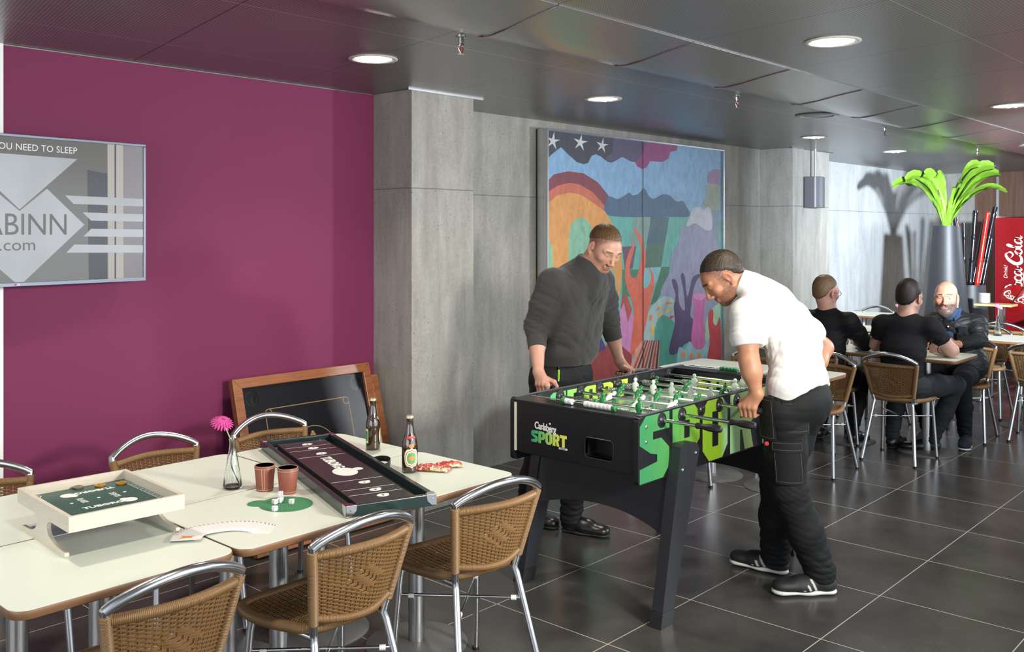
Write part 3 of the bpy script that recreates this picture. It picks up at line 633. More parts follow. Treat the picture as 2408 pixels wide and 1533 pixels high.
# ---------------------------------------------------------------- carrom boards leaning on the magenta wall
n = NT('varnished_wood'); v = n.noise(n.map(n.co(), (2, 30, 30)), 3, 5, .6, 1.0); n.set(col=n.ramp(v, [(.3, (.17, .055, .02)), (.7, (.30, .115, .045))]), rough=.35); WOOD = n.m
CB = NT('carrom_black').set(col=(.006, .006, .008), rough=.34, spec=.22).m; GOLD = mat('gold_line', (.24, .15, .05), .5)
def carrom(loc, tilt, yaw, label, s=.905, plain=False):
    t = thing('carrom_board', label, 'game board', loc, yaw); t.rotation_euler = (-tilt, 0, yaw)
    fw_ = .052; m = MB()
    A = [(-s/2, 0), (s/2, 0), (s/2, s), (-s/2, s)]; B_ = [(-s/2+fw_, fw_), (s/2-fw_, fw_), (s/2-fw_, s-fw_), (-s/2+fw_, s-fw_)]
    F = frame((0, 0, 0), (1, 0, 0), (0, 0, 1))
    for i in range(4):
        j = (i+1) % 4; m.prism([A[i], A[j], B_[j], B_[i]], .042, F)
    m.build('frame', WOOD, t, bevel=.003)
    def cir(cx, cy, r, k=28): return [(cx+r*math.cos(2*PI*i/k), cy+r*math.sin(2*PI*i/k)) for i in range(k)]
    q = fw_+.058; holes = [cir(a, b, .040)[::-1] for a in (-s/2+q, s/2-q) for b in (q, s-q)]
    MB().fill([B_]+holes, F @ Matrix.Translation((0, 0, .012)), .012).build('playing_surface', CB, t)
    if plain: return t
    m = MB()
    for h in holes:
        cx = sum(p[0] for p in h)/len(h); cy = sum(p[1] for p in h)/len(h)
        MB().lathe([(.0395, .0), (.0395, -.034), (0, -.036), (0, -.034), (.037, -.032), (.037, 0)], 28, F @ Matrix.Translation((cx, cy, .020))).build('pocket', BLACK, t, smooth=40)
    q2 = fw_+.145; L = s-2*q2; hw_ = .0022; T = F @ Matrix.Translation((0, 0, .0242))
    for a, b, c, d in ((-L/2, s-q2+.019, L/2, s-q2+.019), (-L/2, s-q2-.019+.0, L/2, s-q2-.019), (-L/2, q2+.019, L/2, q2+.019), (-L/2, q2-.019, L/2, q2-.019)):
        if abs(b-(s-q2+.019)) < 1e-6 or abs(b-(q2-.019)) < 1e-6: m.fill([[(a, b-hw_), (c, b-hw_), (c, b+hw_), (a, b+hw_)]], T)
    for x in (-L/2-.019, L/2+.019): m.fill([[(x-hw_, q2), (x+hw_, q2), (x+hw_, s-q2), (x-hw_, s-q2)]], T)
    for cx in (-L/2, L/2):
        for cy in (q2, s-q2): m.fill([cir(cx, cy, .021), cir(cx, cy, .0165)[::-1]], T)
    m.fill([cir(0, s/2, .150, 60), cir(0, s/2, .146, 60)[::-1]], T); m.fill([cir(0, s/2, .02)], T)
    for a in (0, 90, 180, 270):
        F2 = T @ Matrix.Translation((0, s/2, 0)) @ Matrix.Rotation(R(a), 4, 'Z') @ Matrix.Translation((0, .10, 0))
        m.fill([cir(0, .012, .011, 12)], F2); m.fill([cir(-.009, 0, .009, 12)], F2); m.fill([cir(.009, 0, .009, 12)], F2)
    m.build('gold_markings', GOLD, t)
    return t
carrom((3.118, 4.19, .0), math.atan2(.25, .90), 0, 'black carrom board with wooden frame leaning against the magenta wall')
carrom((3.252, 4.245, .0), math.atan2(.25, .90), 0, 'second wooden-edged board, a thin strip showing behind the carrom board', s=.82, plain=True)

# ---------------------------------------------------------------- klask game
n = NT('pale_birch'); v = n.noise(n.map(n.co(), (3, 3, 40)), 6, 4, .6, .6); n.set(col=n.mix(v, (.52, .45, .35), (.70, .64, .54)), rough=.45); BIRCH = n.m
n = NT('plywood_edge'); v = n.noise(n.map(n.co(), (2, 2, 2)), 90, 2); n.set(col=n.mix(v, (.42, .33, .22), (.62, .53, .40)), rough=.5); PLY = n.m
GREENF = mat('dark_green_field', (.022, .075, .062), .45)
kl = thing('klask_game', 'small birch table-top magnet game on two curved legs with green field', 'board game', (1.293, 2.872, .74), R(-3))
kw, kd = .335, .425
for c, d in (((0, -kd/2+.006, .100), (kw-.024, .012, .044)), ((0, kd/2-.006, .100), (kw-.024, .012, .044))): MB().box(c, d).build('end_board', BIRCH, kl)
for s in (-1, 1):
    half = [(0, 0), (.176, 0)]+[(p.x, p.y) for p in bez([(.182, .006, 0), (.178, .015, 0), (.140, .017, 0), (.095, .021, 0), (.060, .032, 0), (.042, .050, 0), (.042, .066, 0), (.058, .0765, 0), (.085, .0785, 0)], 4)]+[(.2125, .0785), (.2125, .122)]
    poly = [(y, z) for y, z in half[1:]]+[(-y, z) for y, z in half[1:][::-1]]
    MB().fill([poly], frame((s*(kw/2)-(.012 if s > 0 else 0), 0, 0), (0, 1, 0), (0, 0, 1)), .012).build('side_panel', BIRCH, kl, bevel=.001)
    MB().lathe([(.002, 0), (.002, .0006), (0, .0008)], 10, frame((s*kw/2, -.195, .10), (0, s, 0), (0, 0, 1))).build('screw', STEEL, kl)
MB().box((0, 0, .088), (kw-.024, kd-.024, .010)).build('playing_field', GREENF, kl)
F = frame((0, 0, .0932), (1, 0, 0), (0, 1, 0)); m = MB()
def oval(cx, cy, a, b, k=24): return [(cx+a*math.cos(2*PI*i/k), cy+b*math.sin(2*PI*i/k)) for i in range(k)]
F = F @ Matrix.Translation((.010, .036, 0))
for cx, cy in ((.060, -.087), (-.060, .087)):
    m.fill([oval(cx, cy, .022, .024)], F); m.fill([oval(cx*.82, cy*.79, .012, .013)], F @ Matrix.Translation((0, 0, .0001)))
for cx, cy in ((0, 0), (-.083, -.008), (.083, .008)): m.fill([oval(cx, cy, .0055, .0055, 12)], F)
m.fill([[(.128, -.225), (.130, -.225), (.130, .150), (.128, .150)]], F)
for k in range(14): m.fill([[(.131, -.215+.026*k), (.145, -.215+.026*k), (.145, -.214+.026*k), (.131, -.214+.026*k)]], F); m.fill([oval(.138, -.202+.026*k, .0045, .006, 8), oval(.138, -.202+.026*k, .003, .004, 8)[::-1]], F)
m.fill([oval(-.145, .14, .024, .024), oval(-.145, .14, .021, .021)[::-1]], F)
m.build('printed_marks', PRINTW, kl)
text_mesh('lettering', 'TUBORG', .027, PRINTW, kl, F @ Matrix.Translation((-.020, -.090, .0003)), bold=.0011, wx=1.1)
text_mesh('lettering', 'TUBORG', .027, PRINTW, kl, F @ Matrix.Translation((.020, .090, .0003)) @ Matrix.Rotation(PI, 4, 'Z'), bold=.0011, wx=1.1)
text_mesh('lettering', 'KLASK', .027, PRINTW, kl, F @ Matrix.Translation((-.050, .0, .0003)) @ Matrix.Rotation(-PI/2, 4, 'Z'), wx=.75)
text_mesh('lettering', 'KLASK', .027, PRINTW, kl, F @ Matrix.Translation((.050, .0, .0003)) @ Matrix.Rotation(PI/2, 4, 'Z'), wx=.75)
AMB = NT('amber_plastic').set(col=(.62, .30, .04), rough=.15, metal=.5).m
def world(t, p): return (Matrix.Translation(t.location) @ Matrix.Rotation(t.rotation_euler.z, 4, 'Z')) @ Vector(p)
for i, (x, y, mt, lab) in enumerate([(.062, .160, AMB, 'round amber game disc on the klask field, left one'), (.122, .140, AMB, 'round amber game disc on the klask field, by the numbers'), (.004, .188, mat('brown_goal', (.20, .15, .12), .3), 'round brown goal cup sunk in the klask field')]):
    p = world(kl, (x, y, .0932)); tag(MB().lathe([(.014, 0), (.0165, .003), (.0165, .006), (.012, .0075), (.008, .005), (0, .0045), (0, 0)], 28).build('game_disc', mt, None, smooth=40), lab, 'game piece').location = p
# printed rules sheet under the game
n = NT('rules_print'); g = n.co(); X, Yy, Z = sep(n, g); ln = n.math('LESS_THAN', n.math('FRACT', n.math('MULTIPLY', Yy, 110)), .26); wv = n.math('LESS_THAN', n.noise(n.map(g, (300, 60, 1)), 1, 2), .56)
colm = n.math('LESS_THAN', n.math('FRACT', n.math('ADD', n.math('MULTIPLY', X, 9), .5)), .84)
n.set(col=n.mix(n.math('MULTIPLY', n.math('MULTIPLY', ln, wv), colm), (.62, .66, .72), (.06, .06, .07)), rough=.5); RULES = n.m
tag(MB().box((0, 0, .0009), (.30, .17, .0018)).build('rules_sheet', RULES, None), 'printed white rules sheet lying under the klask game', 'sheet').location = (1.318, 3.005, .7402)

# ---------------------------------------------------------------- long shuffle board
DG = NT('dark_green_lacquer').set(col=(.010, .024, .022), rough=.22, spec=.6).m; DGS = NT('dark_field').set(col=(.018, .020, .018), rough=.30, spec=.7).m
p0 = Vector((1.877, 2.427, 0)); p1 = Vector((2.168, 2.311, 0)); p3 = Vector((2.231, 3.457, 0)); ax = (p3-p0).normalized(); ctr = (p1+p3)/2+Vector((0, 0, .7402))
sb = thing('shuffleboard_game', 'long dark green table-top shuffle board with metal corners and leather strap', 'board game', ctr, math.atan2(ax.y, ax.x)-PI/2)
bw_, bl = .312, 1.092
for c, d in (((-bw_/2+.010, 0, .019), (.020, bl, .038)), ((bw_/2-.010, 0, .019), (.020, bl, .038))): MB().box(c, d).build('side_rail', DG, sb, bevel=.002)
for c, d in (((0, -bl/2+.010, .019), (bw_-.04, .020, .038)), ((0, bl/2-.010, .019), (bw_-.04, .020, .038))): MB().box(c, d).build('end_rail', DG, sb, bevel=.002)
MB().box((0, 0, .006), (bw_-.04, bl-.04, .008)).build('tray', DG, sb)
MB().box((0, 0, .018), (.205, .975, .016)).build('playing_surface', DGS, sb, bevel=.0015)
F = Matrix.Translation((0, 0, .0263)); m = MB()
for s in (-1, 1):
    for y in (.205, .325, .395): m.fill([[(-.095, s*y-.0016), (.095, s*y-.0016), (.095, s*y+.0016), (-.095, s*y+.0016)]], F)
    for k, (x, y) in enumerate([(.012, .248), (.012, .357), (.010, .435)]): m.fill([oval(x, s*y, .021, .019)], F); m.fill([oval(x-.015*s, s*(y-.008), .009, .009)], F @ Matrix.Translation((0, 0, .0001)))
m.fill([oval(.0, -.075, .045, .062, 36)], F); m.fill([oval(.056, -.055, .020, .020)], F @ Matrix.Translation((0, 0, .0001)))
m.build('printed_marks', PRINTW, sb)
text_mesh('lettering', 'TUBORG', .056, PRINTW, sb, F @ Matrix.Translation((.0, .082, .0005)) @ Matrix.Rotation(-PI/2, 4, 'Z'), bold=.002, wx=.85)
for s in (-1, 1):
    for k, (x, y) in enumerate([(.012, .248), (.012, .357), (.010, .435)]): text_mesh('numeral', str(k+1), .022, BLACK, sb, F @ Matrix.Translation((x, s*y, .0005)) @ Matrix.Rotation(0 if s < 0 else PI, 4, 'Z'))
for sx in (-1, 1):
    for sy in (-1, 1):
        cx, cy = sx*bw_/2, sy*bl/2; m = MB()
        q = [(0, 0), (-.034, 0), (-.030, -.018), (-.018, -.030), (0, -.034)]
        if sx*sy < 0: pass
        m.prism([(sx*a, sy*b) for a, b in q], .0012, Matrix.Translation((cx, cy, .0380)))
        m.fill([[(0, 0), (-.036, 0), (-.033, -.018), (-.018, -.034), (0, -.036)]], frame((cx, cy+sy*.0008, .038), (sx, 0, 0), (0, 0, 1)), .0008*1)
        m.fill([[(0, 0), (-.036, 0), (-.033, -.018), (-.018, -.034), (0, -.036)]], frame((cx+sx*.0008, cy, .038), (0, sy, 0), (0, 0, 1)), .0008)
        cp = m.build('corner_plate', CHROME, sb)
        MB().lathe([(.0035, 0), (.003, .0016), (0, .002)], 12, frame((cx-sx*.014, cy+sy*.0014, .024), (sx, 0, 0), (0, 0, 1)) if sy > 0 else frame((cx-sx*.014, cy-.0014, .024), (1, 0, 0), (0, 0, 1))).build('rivet', STEEL, cp, smooth=50)
LEA = mat('black_leather', (.012, .015, .013), .45)
st_ = [(bw_/2+.001, -.06, .020), (bw_/2+.022, -.052, .026), (bw_/2+.042, -.020, .030), (bw_/2+.045, .020, .030), (bw_/2+.028, .055, .026), (bw_/2+.001, .065, .020)]
m = MB(); cv = [Vector(p) for p in bez(st_, 6)]; m.loft([[p+Vector((0, 0, -.011)), p+Vector((0, 0, .011)), p+Vector((0, 0, .011))+(p-Vector((bw_/2, 0, p.z))).normalized()*.002, p+Vector((0, 0, -.011))+(p-Vector((bw_/2, 0, p.z))).normalized()*.002] for p in cv])
m.build('strap_handle', LEA, sb, smooth=40)

# ---------------------------------------------------------------- glass vase with gerbera
GLASS = NT('clear_glass').set(col=(.97, 1, .99), rough=.02, trans=1.0, ior=1.45).m
WATER = NT('water').set(col=(1, 1, 1), rough=0.0, trans=1.0, ior=1.33).m
STEM = mat('flower_stem', (.30, .36, .20), .5)
def gerbera(loc, label, petal, lx, ly, top=.250):
    t = thing('gerbera', label, 'flower', loc, 0)
    pts = [(.024, -.006, .010), (.012, .004, .045), (-.004, .004, .09), (0, 0, .15), (lx*.35, ly*.35, .185), (lx*.8, ly*.8, .22), (lx, ly, top-.006)]
    MB().tube(bez(pts, 5), .0022, 8).build('stem', STEM, t, smooth=60)
    m = MB(); c = Vector((lx, ly, top)); A = Matrix.Translation(c) @ Euler((R(25), R(-18), .4)).to_matrix().to_4x4()
    for L, nn, zt in ((.036, 20, -.008), (.031, 18, -.002), (.022, 14, .004)):
        for k in range(nn):
            M_ = A @ Matrix.Rotation(2*PI*k/nn+zt*90, 4, 'Z'); rows = []
            for i in range(5):
                u = i/4; w_ = .0046*math.sin(PI*(.15+.75*u)); z = zt+.004+.008*u-.016*u*u
                rows.append([M_ @ Vector((.005+L*u, -w_, z-.001)), M_ @ Vector((.005+L*u, 0, z+.0008)), M_ @ Vector((.005+L*u, w_, z-.001))])
            m.grid(rows)
    m.build('petals', petal, t, smooth=60)
    MB().lathe([(.008, .002), (.0085, .006), (.005, .009), (0, .010)], 16, A).build('flower_centre', mat('flower_centre', (.20, .03, .06), .7), t, smooth=60)
    MB().lathe([(.0022, -.012), (.008, -.006), (.010, .002), (0, .002)], 16, A).build('calyx', STEM, t, smooth=60)
    return t
def vase(loc, label):
    t = thing('bud_vase', label, 'vase', loc)
    pr = [(0, 0), (.030, 0), (.0335, .003), (.0330, .012), (.0285, .045), (.0215, .085), (.0150, .125), (.0115, .150), (.0115, .168), (.0138, .176), (.0122, .176), (.0100, .168), (.0098, .150), (.0130, .125), (.0195, .085), (.0265, .045), (.0308, .012), (.026, .006), (0, .005)]
    MB().lathe(pr, 40).build('glass', GLASS, t, smooth=60)
    m = MB()
    for k in range(30):
        a = k*2.4; z = .014+.0046*k; r = .0326-(z-.012)*.162
        m.lathe([(0.0, -.0016), (.0016, 0), (0, .0016)], 8, Matrix.Translation((r*math.cos(a), r*math.sin(a), z)))
    m.build('glass_dots', GLASS, t, smooth=60); return t
PINK = NT('magenta_petal'); v = PINK.noise(PINK.co(), 60, 2); PINK.set(col=PINK.mix(v, (.42, .02, .17), (.62, .05, .28)), rough=.5); PINK = PINK.m
PINK2 = mat('pale_pink_petal', (.70, .18, .32), .5)
vase((1.826, 3.005, .7402), 'clear conical glass vase with raised dots on the games table')
gerbera((1.826, 3.005, .7402), 'magenta gerbera in the glass vase on the games table', PINK, -.022, .028, .238)
vase((9.02, 2.46, .7402), 'clear conical vase on the far table in front of the drinks machine'); gerbera((9.02, 2.46, .7402), 'pink gerbera in the vase before the drinks machine', PINK2, .01, -.005, .262)
vase((8.80, 3.22, .7402), 'clear vase half hidden by the man in the dark t-shirt'); gerbera((8.80, 3.22, .7402), 'pink gerbera between the two men with their backs turned', PINK2, -.01, .0, .235)

# ---------------------------------------------------------------- dice cups, dice, mat, cards
LEB = NT('brown_leather'); v = LEB.noise(LEB.co(), 60, 4); LEB.set(col=LEB.mix(v, (.20, .052, .030), (.27, .078, .045)), rough=.5); LEB.bump(v, .2, .0006); LEB = LEB.m
TAN = mat('leather_rim', (.42, .24, .13), .55); LINE = mat('dark_green_lining', (.012, .035, .034), .7); THREAD = mat('cream_thread', (.70, .62, .50), .7)
def cup(loc, label, seam):
    t = thing('dice_cup', label, 'cup', loc)
    H0 = .088; rr = lambda z: .0285+.0075*z/H0
    MB().lathe([(0, 0), (rr(0), 0), (rr(.003)+.0005, .003), (rr(.04), .04), (rr(H0), H0-.002), (rr(H0)-.001, H0)], 48).build('body', LEB, t, smooth=50)
    MB().lathe([(rr(H0)-.001, H0-.0005), (rr(H0)-.0008, H0+.0006), (rr(H0)-.0035, H0+.0006), (rr(H0)-.0035, H0-.001)], 48).build('rim', TAN, t, smooth=50)
    MB().lathe([(rr(H0)-.0035, H0), (rr(.0)-.0035, .006), (0, .005), (0, .0045)], 48).build('lining', LINE, t, smooth=50)
    m = MB()
    def stitch(a, z, d):
        r = rr(z)+.0006; c = Vector((r*math.cos(a), r*math.sin(a), z)); e = Vector((-math.sin(a), math.cos(a), 0)) if d == 'h' else Vector((0, 0, 1))
        m.tube([c-e*.0017, c+e*.0017], .0006, 5)
    for z in (H0-.008, .006):
        for k in range(44): stitch(2*PI*k/44, z, 'h')
    for k in range(44): stitch_in = None
    if seam is not None:
        for k in range(17):
            for o_ in (-.13, .13): stitch(seam+o_, .010+.0042*k, 'v')
    m.build('stitching', THREAD, t)
    return t
cup((1.890, 2.900, .7402), 'brown leather dice cup with vertical seam, the left of the two', -2.32)
cup((1.925, 2.812, .7402), 'brown leather dice cup without seam showing, the right of the two', 1.2)
GM = mat('green_felt_mat', (.045, .20, .085), .8)
mt = tag(MB().fill([oval(0, 0, .086, .092, 40)], Matrix.Identity(4), .0014).fill([oval(-.058, .075, .036, .036, 24)], Matrix.Translation((0, 0, -.00005)), .0014).build('felt_mat', GM, None), 'green round felt mat with small lobe on the laminate table, under the dice', 'mat'); mt.location = (1.838, 2.695, .7402)
DIEW = mat('white_die', (.75, .75, .74), .25); PIP = mat('black_pip', (.01, .01, .01), .4)
def die():
    t = thing('die', 'x', 'die', (0, 0, 0), 0, 'white dice on the green felt mat')
    MB().box((0, 0, .008), (.016, .016, .016)).build('cube_body', DIEW, t, bevel=.0022, seg=3)
    m = MB(); pp = {1: [(0, 0)], 2: [(-1, -1), (1, 1)], 3: [(-1, -1), (0, 0), (1, 1)], 4: [(-1, -1), (1, 1), (-1, 1), (1, -1)], 5: [(-1, -1), (1, 1), (-1, 1), (1, -1), (0, 0)], 6: [(-1, -1), (-1, 0), (-1, 1), (1, -1), (1, 0), (1, 1)]}
    for nrm, x, k in (((0, 0, 1), (1, 0, 0), 3), ((0, 0, -1), (1, 0, 0), 4), ((1, 0, 0), (0, 1, 0), 2), ((-1, 0, 0), (0, 1, 0), 5), ((0, 1, 0), (1, 0, 0), 6), ((0, -1, 0), (1, 0, 0), 1)):
        N = Vector(nrm); Xx = Vector(x); Y2 = N.cross(Xx); o = Vector((0, 0, .008))+N*.00805
        for a, b in pp[k]: m.lathe([(.00135, 0), (.0012, .0001), (0, .00015)], 10, frame(o+Xx*a*.0042+Y2*b*.0042, Xx, Y2))
    m.build('pips', PIP, t); return t
d0 = die(); dz = .7418
for i, (x, y, z, a, rx, lab) in enumerate([(1.833, 2.722, 0, .4, 0, 'white die showing five, at the front of the small stack'), (1.857, 2.752, 0, 1.1, PI/2, 'white die at the back of the small stack, by the cup'), (1.845, 2.737, .0162, .8, PI, 'white die on top of the small stack'),
        (1.812, 2.722, 0, .15, 0, 'white die showing one, left of the small stack'), (1.851, 2.682, 0, .5, PI, 'white die alone at the right side of the mat'), (1.768, 2.655, 0, .1, -PI/2, 'white die alone at the front edge of the mat')]):
    o = d0 if i == 0 else dup(d0, (0, 0, 0)); o.rotation_euler = (rx, 0, a)
    off = {0: 0, PI: .016, PI/2: .008, -PI/2: .008}[rx]; hx = Matrix.Rotation(a, 3, 'Z') @ Matrix.Rotation(rx, 3, 'X') @ Vector((0, 0, .008))
    o.location = (x-hx.x, y-hx.y, dz+z+.008-hx.z); o['label'] = lab
CARD = mat('card_white', (.80, .80, .78), .3); INKR = mat('card_red', (.5, .02, .03), .4); INKB = mat('card_black', (.01, .01, .012), .4); INKJ = mat('card_orange', (.75, .30, .05), .4); INKU = mat('card_blue', (.05, .07, .30), .4)
def card(k, ink):
    t = thing('playing_card', 'x', 'playing card', (0, 0, 0), 0, 'playing cards fanned out on the games table')
    MB().prism(rrect(.058, .088, .004, 4), .0003, Matrix.Identity(4)).build('card_sheet', CARD, t)
    m = MB(); F = Matrix.Translation((0, 0, .00045))
    for s in (-1, 1): m.fill([[(s*.024-.0018, s*.038-.003), (s*.024+.0018, s*.038-.003), (s*.024+.0018, s*.038+.003), (s*.024-.0018, s*.038+.003)]], F); m.fill([oval(s*.024, s*.031, .0018, .0024, 8)], F)
    if k == 'joker':
        m.fill([[(-.012, -.02), (.0, -.012), (.012, -.022), (.008, .0), (.016, .02), (0, .012), (-.014, .022), (-.006, 0)]], F)
    else:
        for a, b in {1: [(0, 0)], 2: [(0, .02), (0, -.02)], 3: [(0, .024), (0, 0), (0, -.024)], 4: [(-.011, .02), (.011, .02), (-.011, -.02), (.011, -.02)]}[k]: m.fill([[(a-.0045, b), (a, b-.006), (a+.0045, b), (a, b+.006)]], F)
    m.build('print', ink, t); return t
protos = [card('joker', INKJ), card(2, INKB), card(3, INKB), card(4, INKR), card(1, INKB), card(2, INKR)]
path = bez([(1.428, 2.598, 0), (1.475, 2.635, 0), (1.53, 2.632, 0), (1.585, 2.612, 0), (1.622, 2.575, 0), (1.640, 2.520, 0)], 6); NCARD = 27
special = {0: 'joker card, lowest at the left end of the fanned playing cards', NCARD-1: 'topmost playing card at the right end of the fan'}
for i in range(NCARD):
    u = i/(NCARD-1)*(len(path)-1.001); k = int(u); p = path[k].lerp(path[k+1], u-k)
    ang = R(118)-R(118-30)*(i/(NCARD-1))**1.0 - PI/2
    ang = R(52)-R(100)*(i/(NCARD-1))
    src = 0 if i == 0 else 1+(i*7) % 5; o = dup(protos[src], (p.x, p.y, .7403+.00032*(NCARD-1-i)), ang, special.get(i, 'white playing card among the overlapping middle cards of the fan'))
for q in protos:
    for c_ in list(q.children): bpy.data.objects.remove(c_)
    bpy.data.objects.remove(q)

# ---------------------------------------------------------------- beer bottles and snack bags
n = NT('dark_green_brown_glass'); n.set(col=(.030, .014, .004), rough=.05, spec=.8, coat=.5); BOT = n.m
def bottle(loc, rz, label, front):
    t = thing('beer_bottle', label, 'bottle', loc, rz)
    MB().lathe([(0, .002), (.024, 0), (.0295, .004), (.0302, .012), (.0302, .095), (.029, .112), (.0235, .132), (.0175, .150), (.0145, .172), (.0130, .190), (.0128, .200), (.0142, .201), (.0142, .207), (.0132, .208)], 44).build('glass', BOT, t, smooth=60)
    m = MB(); prf = []
    for k in range(43):
        pass
    m.lathe([(.0148, .2035), (.0152, .207), (.0148, .2115), (.0125, .2145), (0, .215)], 42).build('crown_cap', mat('gold_cap', (.62, .55, .35), .3, .8), t, smooth=40)
    def wrap(z0, z1, a0, a1, r, mt, name, shape=None, lift=0.0):
        m = MB(); rows = []
        for i in range(11):
            z = z0+(z1-z0)*i/10; row = []
            u = 2*i/10-1; ww = (1-abs(u)**2.4)**.5 if shape == 'oval' else 1
            for j in range(17):
                a = (a0+a1)/2+(a1-a0)/2*ww*(2*j/16-1); q = r(z) if callable(r) else r; row.append(((q+lift)*math.cos(a), (q+lift)*math.sin(a), z))
            rows.append(row)
        m.grid(rows); return m.build(name, mt, t, smooth=60, fix=False)
    CR = mat('label_cream', (.70, .68, .50), .5); GN = mat('label_green', (.10, .27, .08), .5); GD = mat('label_gold', (.45, .22, .06), .4); RD = mat('label_red', (.45, .05, .04), .5)
    b = wrap(.020, .098, -.95, .95, .0304, CR, 'front_label', 'oval'); o = wrap(.025, .090, -.80, .80, .0304, RD, 'label_border', 'oval', .0002); wrap(.028, .087, -.72, .72, .0304, CR, 'label_field', 'oval', .0003); wrap(.033, .082, -.58, .58, .0304, GN, 'label_oval', 'oval', .0004)
    wrap(.050, .066, -.40, .40, .0304, GD, 'label_mark', 'oval', .0006)
    rr = lambda z: .0302-(z-.110)/(.150-.110)*.0128 if z > .110 else .0302
    wrap(.096, .112, -.35, .35, lambda z: .0306 if z < .1 else .0303, GD, 'label_crest', 'oval')
    wrap(.128, .142, -.9, .9, lambda z: .0246-(z-.128)*.40, CR, 'neck_label'); wrap(.1305, .1395, -.8, .8, lambda z: .0249-(z-.1305)*.40+.0001, RD, 'neck_band')
    wrap(.030, .090, PI-.55, PI+.55, .0304, CR, 'back_label'); wrap(.040, .080, PI-.45, PI+.45, .0306, GN, 'back_print')
    return t
bottle((2.548, 3.108, .7402), R(-20), 'brown beer bottle standing behind the board game, nearer to the wall', 1)
bottle((2.402, 2.712, .7402), R(242), 'brown beer bottle with oval green label, beside the snack bags', 1)
n = NT('snack_foil'); g = n.co(); v = n.noise(g, 45, 4, .7, 1.2); w2 = n.noise(g, 14, 2)
n.set(col=n.mix(n.ramp(w2, [(.50, (0,)*3), (.60, (1,)*3)]), n.ramp(v, [(.38, (.45, .02, .03)), (.56, (.50, .10, .08)), (.62, (.75, .55, .45))]), n.ramp(v, [(.40, (.20, .07, .02)), (.52, (.62, .40, .16)), (.6, (.80, .74, .62))])), rough=.25, metal=.25); n.bump(v, .6, .003); FOIL = n.m
def bag(loc, rz, w_, l_, label):
    rows = []; k = 22
    for side in (1,):
        for i in range(k+1):
            u = i/k*2-1; row = []
            for j in range(k+1):
                v_ = j/k*2-1; h = .013*max(0, 1-u**4)**.7*max(0, 1-v_**4)**.5
                h *= 1+.35*math.sin(9*u+5*v_)*math.cos(7*v_-3*u); row.append((u*l_/2, v_*w_/2*(1-.10*(1-abs(u))), h+.001+.0015*math.sin(26*v_)*(abs(u) > .9)))
            rows.append(row)
    bot = [[(x, y, -max(0, z-.002)*.35) for x, y, z in r_] for r_ in rows]
    zmin = min(z for r_ in bot for x, y, z in r_)
    m = MB(); m.grid([[(x, y, z-zmin) for x, y, z in r_] for r_ in rows]); m.grid([[(x, y, z-zmin) for x, y, z in r_] for r_ in bot]); o = m.build('snack_bag', FOIL, None, smooth=70); o.location = loc; o.rotation_euler = (0, 0, rz)
    return tag(o, label, 'snack bag', 'snack bags on the games table')
bag((2.478, 2.665, .7402), R(-60), .075, .135, 'red foil bag of snacks right beside the beer bottle')
bag((2.553, 2.655, .7402), R(-38), .05, .105, 'smaller red foil snack bag, nearer the table edge')

# ---------------------------------------------------------------- far right: planters, bamboo, drinks machine, shelf with plates
n = NT('anthracite_planter'); v = n.noise(n.co(), 30, 4); n.set(col=n.mix(v, (.014, .015, .018), (.024, .026, .031)), rough=.5); PLN = n.m
px_, py_ = 10.90, 3.49
pl = thing('tall_planter', 'tall tapered dark grey planter behind the bearded man', 'planter', (px_, py_, 0))
MB().lathe([(0, 0), (.29, 0), (.295, .02), (.255, .45), (.20, 1.0), (.160, 1.45), (.142, 1.70), (.140, 1.715), (.128, 1.715), (.128, 1.66), (0, 1.66)], 48).build('pot', PLN, pl, smooth=50)
MB().lathe([(.128, 1.66), (.06, 1.685), (0, 1.69)], 24).build('soil', mat('soil', (.03, .022, .015), .9), pl)
n = NT('fleshy_green_leaf'); v = n.noise(n.map(n.co(), (20, 20, 4)), 3, 4, .6, .5); n.set(col=n.mix(v, (.075, .185, .012), (.20, .36, .032)), rough=.28, spec=.6); n.bump(n.noise(n.co(), 30, 3), .2, .004); LEAF = n.m
pt = thing('staghorn_plant', 'bright green plant with broad strap leaves in the tall planter', 'plant', (px_, py_, 1.69))
random.seed(3)
def leaf(ang, reach, top, w_, droop, tw=0.0, fork=False):
    """broad strap leaf fanning out in the plane seen from the tables"""
    d = Vector((math.cos(ang), math.sin(ang), 0)); sd = Vector((-math.sin(ang), math.cos(ang), 0)); P = []
    for i in range(15):
        u = i/14; P.append(d*(.03+reach*u**1.35)+Vector((0, 0, top*math.sin(min(1, u*1.05)*PI*.5)-droop*u**4)))
    rows = []
    for i, p in enumerate(P):
        u = i/14; w = w_*(.22+.95*u**.9*(1 if u < .8 else 1-((u-.8)/.2)**2*.75)); t = (P[min(i+1, 14)]-P[max(i-1, 0)]).normalized(); a = tw*u
        s_ = (sd*math.cos(a)+t.cross(sd)*math.sin(a)); nr = t.cross(s_)
        rows.append([p+s_*w*q+nr*(.35*w*(q*q)+.010*math.sin(9*u+6*q)) for q in (-1, -.6, -.2, .2, .6, 1)])
    m = MB(); m.grid(rows); m.grid([[q-Vector((0, 0, .003)) for q in r_] for r_ in rows]); return m
right = math.atan2(RT.y, RT.x)
